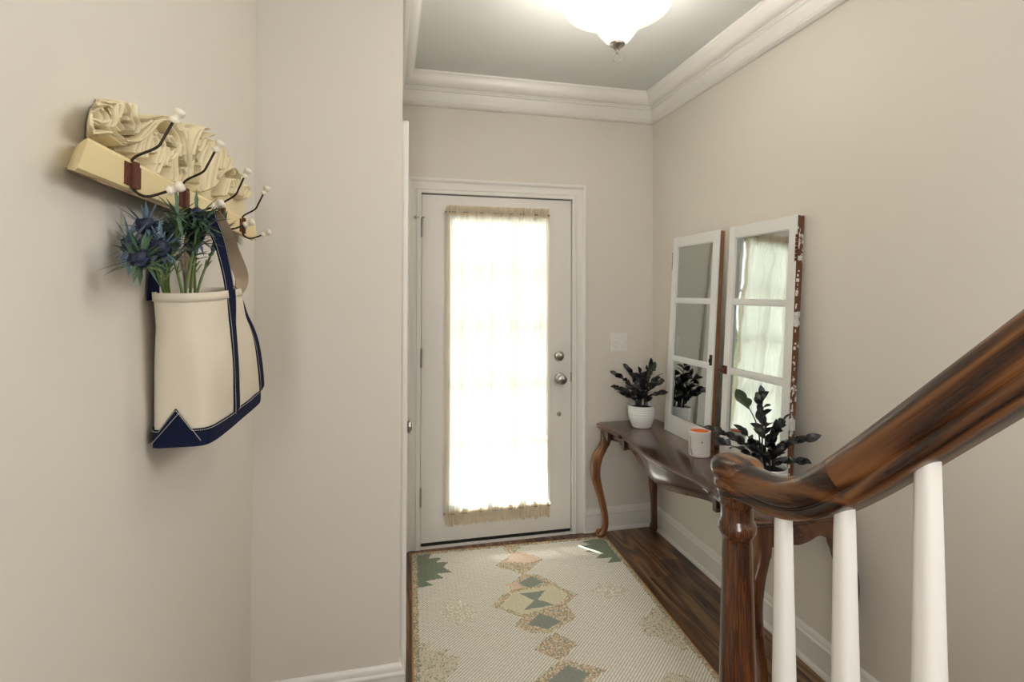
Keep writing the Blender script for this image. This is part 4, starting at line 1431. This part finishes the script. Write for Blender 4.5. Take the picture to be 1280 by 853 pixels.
# left shoulder block between board and scroll
bm = bmesh.new()
loft(bm, [[(x, -.462 + .03 * (1 - x / .044), .045), (x, -.452 + .03 * (1 - x / .044), .085)] for x in (.002, .044)] , closed=False, cap=False)
bm.free()
UPC = [(-.407, 1.682), (-.400, 1.695), (-.370, 1.712), (-.360, 1.728), (-.347, 1.755)]
LOC_ = [(-.410, 1.653), (-.401, 1.640), (-.383, 1.631), (-.353, 1.641)]
for hi, (hy, dz, turn) in enumerate(((.965, 0, 0), (1.185, .008, .10), (1.430, .002, .5), (1.620, -.002, .3))):
    bm = bmesh.new(); box(bm, .0465, .0495, hy - 1.30 - .027, hy - 1.30 + .027, .008, .044, .001)
    for sy in (-.018, .018):
        for zz in (.016, .036):
            box(bm, .0492, .0504, hy - 1.30 + sy - .003, hy - 1.30 + sy + .003, zz - .003, zz + .003, .001)
    box(bm, .049, .0555, hy - 1.30 - .008, hy - 1.30 + .008, .004, .048, .002)
    for zz in (.013, .040):
        for yy in (-.011, .011):
            lathe(bm, [(.0022, 0), (.0022, .0012)], 0, 0, 8) if False else None
    pl = obj('hook_plate', bm, M_rust, rack)
    dz0 = dz + (.010 if hi == 0 else .004)
    for which, C_ in (('upper', UPC), ('lower', LOC_)):
        P = [Vector((a - XL, hy - 1.30 + (a + .407) * turn * (-1 if which == 'upper' else 0), b - RZ0 + dz)) for a, b in C_]
        if which == 'upper': P = [Vector((.049, hy - 1.30, .040))] + P
        else: P = [Vector((.049, hy - 1.30, .018))] + P[1:]
        C2 = catmull(P, 6)
        bm = bmesh.new(); tube(bm, C2, .0023, 8)
        w_ = obj('hook_arm', bm, M_iron, rack, smooth=True)
        d = (C2[-1] - C2[-3]).normalized()
        d = (d + Vector((.3 if which == 'lower' else .12, 0, .25 if which == 'lower' else 0))).normalized()
        bm = bmesh.new()
        kp = [(.0025, -.001), (.0075, 0), (.0082, .002), (.0082, .005), (.0066, .007), (.0062, .010), (.0064, .013), (.0080, .015), (.0092, .018), (.0092, .022), (.0078, .0245), (.0015, .0255)]
        lathe(bm, kp, 0, 0, 18)
        q = d.to_track_quat('Z', 'Y')
        bmesh.ops.rotate(bm, verts=bm.verts, matrix=q.to_matrix())
        bmesh.ops.translate(bm, verts=bm.verts, vec=C2[-1])
        obj('hook_knob', bm, M_knob, w_, angle=35)

# ------------------------------------------------------------------ canvas tote hanging from the second hook
bag = empty('tote_bag', (-.395, 1.30, 1.179), 'natural canvas tote bag with navy base and straps hanging from the carved rack', 'bag')


def lerp(a, b, t): return a + (b - a) * t


def bagP(th, t, off=0.0):
    """th: angle round the bag, t: 0 bottom .. 1 rim"""
    tz = t
    t = min(1.0, max(0.0, t))
    cy = lerp(1.362, 1.250, t ** 1.1); a = lerp(.225, .153, t ** .9) + .006 * math.sin(PI * t)
    bk = -.4475; fr = lerp(-.338, -.336, t) + .010 * max(0.0, math.sin(PI * t)) ** .8
    n = lerp(7.0, 3.0, min(1, t * 1.3))
    c, s = math.cos(th), math.sin(th)
    e = 1.0 / ((abs(c) ** n + abs(s) ** n) ** (1 / n))
    y = cy + (a + off) * c * e
    x = (bk + fr) / 2 + ((fr - bk) / 2 + off) * s * e
    z0 = 1.179
    z1 = 1.474 + (y - 1.10) * .045
    z = z0 + (z1 - z0) * tz
    w = .0035 * math.sin(y * 41 + t * 5) * math.sin(PI * t) + .004 * noise.noise(Vector((y * 9, x * 12, z * 7))) * (.3 + math.sin(PI * t))
    if s > 0: x += w * s
    y += .4 * w * c
    return Vector((max(x, -.4505), y, z))


NT = 128
bm = bmesh.new()
rings = [[bagP(2 * PI * k / NT, j / 36) for k in range(NT)] for j in range(37)]
rings += [[bagP(2 * PI * k / NT, 1 - j / 36, -.0022) for k in range(NT)] for j in range(0, 34)]
loft(bm, rings)
obj('body', local(bag, bm), M_canvas, bag, smooth=True)


def patch(name, fth, ft, nu_, nv_, off, m, par=bag):
    """a sewn-on piece: fth(u) angle, ft(u, v) height fraction"""
    bm = bmesh.new()
    for o in (off,):
        rows = [[bagP(fth(u / nu_), ft(u / nu_, v / nv_), o) for u in range(nu_ + 1)] for v in range(nv_ + 1)]
        loft(bm, rows, closed=False, cap=False)
    ob = obj(name, local(bag, bm), m, par, smooth=True)
    md = ob.modifiers.new('thick', 'SOLIDIFY'); md.thickness = .0012; md.offset = 0
    return ob


# navy base with a peaked flap on both ends
BH = .115


def base_top(th):
    th = th % (2 * PI)
    # ends are around th = pi (near) and th = 0 (far)
    for c in (PI, 0.0, 2 * PI):
        d = th - c
        P_ = bagP(c, .1); q = bagP(th, .1)
        if abs(d) < 1.0 and abs(q.y - P_.y) < .02:
            f = abs(q.x - P_.x + .006) / .027
            if f < 1: return BH + (.255 - BH) * (1 - f)
    return BH


bm = bmesh.new()
NB = 256
rows = [[bagP(2 * PI * k / NB, base_top(2 * PI * k / NB) * j / 10 if j else -.004, .0020) for k in range(NB)] for j in range(11)]
loft(bm, rows, True, False)
v0 = [v for v in bm.verts if v.co.z < 1.179]
bmesh.ops.holes_fill(bm, edges=[e for e in bm.edges if e.is_boundary and all(v in v0 for v in e.verts)])
base = obj('base', local(bag, bm), M_navy, bag, angle=60)


def thread(pts, name, par, r=.0006, dash=.0042):
    P = [Vector(p) for p in pts]
    L = [0]
    for a, b in zip(P[:-1], P[1:]): L.append(L[-1] + (b - a).length)
    bm = bmesh.new(); s = 0

    def at(s):
        for i in range(len(P) - 1):
            if s <= L[i + 1]: return P[i].lerp(P[i + 1], (s - L[i]) / max(1e-9, L[i + 1] - L[i]))
        return P[-1]
    while s < L[-1] - dash * .5:
        tube(bm, [at(s), at(s + dash * .35), at(s + dash * .7)], r, 4)
        s += dash
    o = obj(name, bm, M_stitch, None)
    o.parent = par
    o.data.transform(Matrix.Translation(-Vector(bag.location)))
    o['kind'] = 'stuff'
    return o


ths = [PI * .02 + PI * 1.30 * k / 160 for k in range(161)]
thread([bagP(th, base_top(th) - .012, .0034) for th in ths], 'stitching', base, .0006, .0036)
pk = bagP(PI, .225, .0035)
nb = [bagP(PI - .001 + sg * f, .02, .0034) for sg, f in ((-1, .001), (1, .001))]
for xt in (-.437, -.352):
    b0 = bagP(PI, .03, .0036)
    thread([(pk.x, pk.y, pk.z), (lerp(pk.x, xt, .5), lerp(pk.y, b0.y, .5), lerp(pk.z, b0.z, .5)), (xt, b0.y, b0.z)], 'stitching', base, .0006, .0036)
# top hem
patch('hem', lambda u: 2 * PI * u, lambda u, v: .945 + .056 * v, 128, 2, .0016, M_canvas)
hem = bag.children[-1]
thread([bagP(2 * PI * k / 128 * .75, .950, .0030) for k in range(129)], 'stitching', hem, .0004, .003)


def th_at(y, t):
    """angle on the front face where the bag reaches y"""
    lo, hi = .05, PI - .05
    for _ in range(30):
        md = (lo + hi) / 2
        if bagP(md, t).y > y: lo = md
        else: hi = md
    return (lo + hi) / 2


def ribbon(name, pts, wid, thick, par, m_front, m_back, k=8):
    P = catmull([p for p, w in pts], k); Wv = catmull([w for p, w in pts], k)
    bm = bmesh.new(); rows_f = []; rows_b = []
    for i, p in enumerate(P):
        t = (P[min(i + 1, len(P) - 1)] - P[max(0, i - 1)]).normalized()
        w = Wv[i].normalized(); w = (w - t * w.dot(t)).normalized(); n_ = w.cross(t).normalized()
        if n_.x < 0: n_ = -n_
        rows_f.append([p + w * wid * s + n_ * thick * .5 for s in (-.5, -.25, 0, .25, .5)])
        rows_b.append([p + w * wid * s - n_ * thick * .5 for s in (-.5, -.25, 0, .25, .5)])
    loft(bm, rows_f, False, False, 0); loft(bm, rows_b, False, False, 1)
    for a in (0, -1):
        loft(bm, [[r[a] for r in rows_f], [r[a] for r in rows_b]], False, False, 0)
    ob = obj(name, local(bag, bm), [m_front, m_back], par, smooth=False)
    return ob, rows_f


APEX = Vector((-.362, 1.190, 1.6425))
strapw = .034
for si, (yt, yb) in enumerate(((1.238, 1.292), (1.4015, 1.545))):
    pts = []
    for j in range(22):
        t = BH - .01 + (1.0 - BH + .01) * j / 21
        yy = lerp(yb, yt, ((t - BH) / (1 - BH)) ** .9 if t > BH else 0)
        p = bagP(th_at(yy, t), t, .0038)
        pts.append((p, Vector((.05 + .35 * max(0, t - .75) * 4 * (1 if si == 0 else .3), 1, 0))))
    o, rf = ribbon('strap', pts, strapw, .0022, bag, M_navy, M_navy, 2)
    o['label'] = 'navy webbing strap sewn down the front'
    thread([r[0].lerp(r[1], .35) + Vector((.0012, 0, 0)) for r in rf], 'stitching', o)
    thread([r[4].lerp(r[3], .35) + Vector((.0012, 0, 0)) for r in rf], 'stitching', o)
    top = pts[-1][0]
    if si == 0:
        hp = [(top, pts[-1][1]), (top + Vector((-.006, -.006, .045)), Vector((.45, 1, 0))), (top + Vector((-.016, -.022, .105)), Vector((.6, .9, .1))), (APEX + Vector((.003, .004, -.018)), Vector((.8, .6, .1))), (APEX, Vector((1, .2, 0)))]
        o, rf = ribbon('handle', hp, strapw * .80, .0022, bag, M_navy, M_tan)
        thread([r[0].lerp(r[1], .35) + Vector((.0008, -.0012, 0)) for r in rf], 'stitching', o)
        thread([r[4].lerp(r[3], .35) + Vector((.0008, -.0012, 0)) for r in rf], 'stitching', o)
    else:
        top = Vector((-.347, 1.384, 1.485))
        hp = [(top + Vector((-.004, 0, -.004)), Vector((.3, 1, 0))), (top + Vector((-.002, .012, .030)), Vector((.8, .7, .1))), (top + Vector((-.010, -.040, .085)), Vector((.8, .7, .2))), (APEX + Vector((.010, .060, -.030)), Vector((.8, .6, .3))), (APEX + Vector((.003, .010, -.001)), Vector((1, .3, 0)))]
        o, rf = ribbon('handle', hp, strapw * .95, .0022, bag, M_tan, M_navy)
        o['label'] = 'handle turned to show its taupe inner side'
# rear handle against the wall
hp = [(Vector((-.444, 1.150, 1.46)), Vector((.2, 1, 0))), (Vector((-.440, 1.150, 1.52)), Vector((.2, 1, 0))), (Vector((-.420, 1.165, 1.59)), Vector((.5, 1, 0))), (APEX + Vector((-.012, -.008, -.012)), Vector((.9, .4, 0))), (APEX + Vector((-.004, 0, -.002)), Vector((1, .2, 0)))]
o, rf = ribbon('handle', hp, strapw, .0022, bag, M_navy, M_navy)
hp = [(Vector((-.444, 1.345, 1.47)), Vector((.2, 1, 0))), (Vector((-.440, 1.335, 1.52)), Vector((.2, 1, 0))), (Vector((-.420, 1.28, 1.59)), Vector((.5, 1, 0))), (APEX + Vector((-.012, .018, -.012)), Vector((.9, .4, 0))), (APEX + Vector((-.004, .002, -.002)), Vector((1, .2, 0)))]
o, rf = ribbon('handle', hp, strapw, .0022, bag, M_tan, M_tan)

# ------------------------------------------------------------------ thistles in the tote
BL = ['blue thistle second from the left, its spikes pointing up beside the rack', 'small blue thistle farthest left, against the wall', 'dark blue thistle low on the left with leaves spread sideways',
      'large blue thistle in front above the left of the bag opening', 'dark thistle in the middle of the bunch', 'dark round thistle highest in the bunch, in front of the rack board',
      'small green thistle just behind the topmost bloom', 'grey-green round thistle right of the middle, beside the navy strap', 'green thistle farthest right, in front of the taupe handle',
      'leafy green thistle shoot without open bloom behind the others']
rt_ = random.Random(21)


def spike_leaf(bm, p, d, L, w, droop=.1, mi=0):
    d = d.normalized()
    s = d.cross(Vector((0, 0, 1)))
    if s.length < .1: s = Vector((0, 1, 0))
    s.normalize(); u_ = s.cross(d)
    rows = []
    n = 5
    for k in range(n + 1):
        t = k / n
        c = p + d * (L * t) + Vector((0, 0, -droop * L * t * t)) 
        ww = w * (math.sin(PI * min(1, t * .8 + .2)) ** .8) * (1 + (.35 if k % 2 else -.1)) * .5 + .0002
        if k == n: ww = .0002
        rows.append([c - s * ww + u_ * ww * .3, c, c + s * ww + u_ * ww * .3])
    loft(bm, rows, False, False, mi)


for bi, (hd, bs) in enumerate(BLOOMS):
    hd, bs = Vector(hd), Vector(bs)
    if bs.y < 1.12: bs = Vector((-.415, 1.128 + (bs.y - 1.03) * .2, bs.z + .004))
    root = Vector((-.398 + rt_.uniform(-.015, .015), 1.20 + (bs.y - 1.12) * .7, 1.40))
    fl = empty('thistle', root, BL[bi], 'flower', 'thistles in the tote bag')
    leafy = bi == 9
    mid = bs.lerp(hd, .55) + Vector((rt_.uniform(-.006, .006), (bs.y - hd.y) * .10, .008))
    ctrl = [root, bs, mid, hd - Vector((0, (hd.y - bs.y) * .08, .012))]
    ctrl = [Vector((max(p.x, -.440), p.y, p.z)) - root for p in ctrl]
    C2 = catmull(ctrl, 6)
    bm = bmesh.new(); tube(bm, C2, lambda q: .0031 * (1 - .4 * q), 8)
    stem = obj('stem', bm, M_stem, fl, smooth=True)
    h = hd - root
    ax = (C2[-1] - C2[-3]).normalized()
    ax = (ax + Vector((.05, -.25, .15))).normalized()
    R = (.0125, .0105, .0120, .0140, .0120, .0118, .0100, .0130, .0118, .006)[bi]
    if not leafy:
        bm = bmesh.new(); bmesh.ops.create_icosphere(bm, subdivisions=4, radius=1)
        for i, v in enumerate(bm.verts):
            r = R * (1.30 if i < 162 else .92)
            v.co = v.co * r
        q = ax.to_track_quat('Z', 'Y').to_matrix()
        for v in bm.verts: v.co = q @ Vector((v.co.x, v.co.y, v.co.z * 1.12)) + h
        hdob = obj('flower_head', bm, M_headg if bi in (7, 8, 6) else M_head, fl, smooth=False)
    q = ax.to_track_quat('Z', 'Y').to_matrix()
    bm = bmesh.new()
    nb_ = 26 if not leafy else 8
    for k in range(nb_):
        a = 2 * PI * k / nb_ + rt_.uniform(-.2, .2)
        el = rt_.uniform(-.25, .75)
        d = q @ Vector((math.cos(a) * math.cos(el), math.sin(a) * math.cos(el), math.sin(el)))
        p = h - ax * R * .5 + d * R * .4
        L = rt_.uniform(.028, .056)
        if p.x + root.x + d.x * L < -.446: d.x = abs(d.x) * .3
        spike_leaf(bm, p, d, L, .0056, rt_.uniform(-.15, .15))
    obj('bracts', bm, M_bract if bi in (0, 1, 3, 4, 7) else M_tleaf, fl)
    bm = bmesh.new()
    for k in range(18 if not leafy else 30):
        i = rt_.randrange(int(len(C2) * (.62 if not leafy else .5)), len(C2))
        a = rt_.uniform(0, 2 * PI)
        d = Vector((math.cos(a) * .7 + .15, math.sin(a), rt_.uniform(.2, 1.2)))
        L = rt_.uniform(.026, .056)
        p = C2[i]
        if p.x + root.x + d.normalized().x * L < -.446: d.x = abs(d.x)
        spike_leaf(bm, p, d, L, .0082, rt_.uniform(-.1, .4))
    lf = obj('leaves', bm, M_tleaf, fl); lf['kind'] = 'stuff'
    # side shoots low on the stem
    bm = bmesh.new()
    i = int(len(C2) * .5)
    for sg in (-1, 1):
        e = C2[i] + Vector((.008, sg * .016, .020))
        tube(bm, [C2[i], C2[i] + Vector((.003, sg * .008, .008)), e], .0013, 5)
    obj('side_shoot', bm, M_stem, fl, smooth=True)

# ------------------------------------------------------------------ outdoors: porch and garden
bm = bmesh.new(); box(bm, -2.5, 4.5, YB + .16, YB + 1.75, -.16, -.02)
M_conc = simple('porch_concrete', srgb(200, 198, 192), .9, bump=.3, var=.1)
struct(obj('porch_floor', bm, M_conc))
bm = bmesh.new(); box(bm, -2.5, 4.5, YB + .16, YB + 1.62, 2.62, 2.74)
struct(obj('porch_sun_block', bm, M_trim))  # unseen roof added to keep the sun off all but the door's foot
M_lawn = simple('lawn', srgb(168, 168, 156), .95, bump=.8, bscale=50, var=.3, vscale=3)
bm = bmesh.new(); box(bm, -12, 14, YB + 1.75, 22, -.5, -.30)
struct(obj('lawn', bm, M_lawn))
bm = bmesh.new(); box(bm, -2.5, XJ - T, YB + .001, YB + .16, 0, 2.9); box(bm, XR + T, 4.5, YB + .001, YB + .16, 0, 2.9); box(bm, XJ - T, XR + T, YB + .001, YB + .16, ZC + .15, 2.96)
struct(obj('wall_outside', bm, M_conc))
for x in (.02, 3.2):
    t = empty('porch_post', (x, YB + 1.5, -.02), 'white square porch post seen dimly through the curtain' if x < 1 else 'white square porch post farther along the porch', 'post')
    bm = bmesh.new(); box(bm, -.07, .07, -.07, .07, .12, 2.5, .004); obj('shaft', bm, M_trim, t)
    bm = bmesh.new(); box(bm, -.09, .09, -.09, .09, 0, .12, .006); obj('base', bm, M_trim, t)
    bm = bmesh.new(); box(bm, -.09, .09, -.09, .09, 2.5, 2.638, .006); obj('capital', bm, M_trim, t)
M_hedge = simple('hedge_leaves', srgb(120, 136, 100), .8, bump=1, bscale=20, var=.4, vscale=6)
bm = bmesh.new(); bmesh.ops.create_grid(bm, x_segments=60, y_segments=40, size=1)
bm.free()
bm = bmesh.new(); rings = []
for k in range(90):
    x = -8 + k * .2; ring = []
    for i in range(28):
        a = 2 * PI * i / 28
        r = 1 + .22 * noise.noise(Vector((x * 1.3, math.cos(a) * 2, math.sin(a) * 2))) + .10 * noise.noise(Vector((x * 5, math.cos(a) * 7, math.sin(a) * 7)))
        ring.append((x, 11 + .9 * r * math.cos(a), .55 + .95 * r * math.sin(a) + .0))
    rings.append(ring)
loft(bm, rings)
tag(obj('hedge', bm, M_hedge, smooth=True), 'green hedge along the garden beyond the porch', 'hedge')
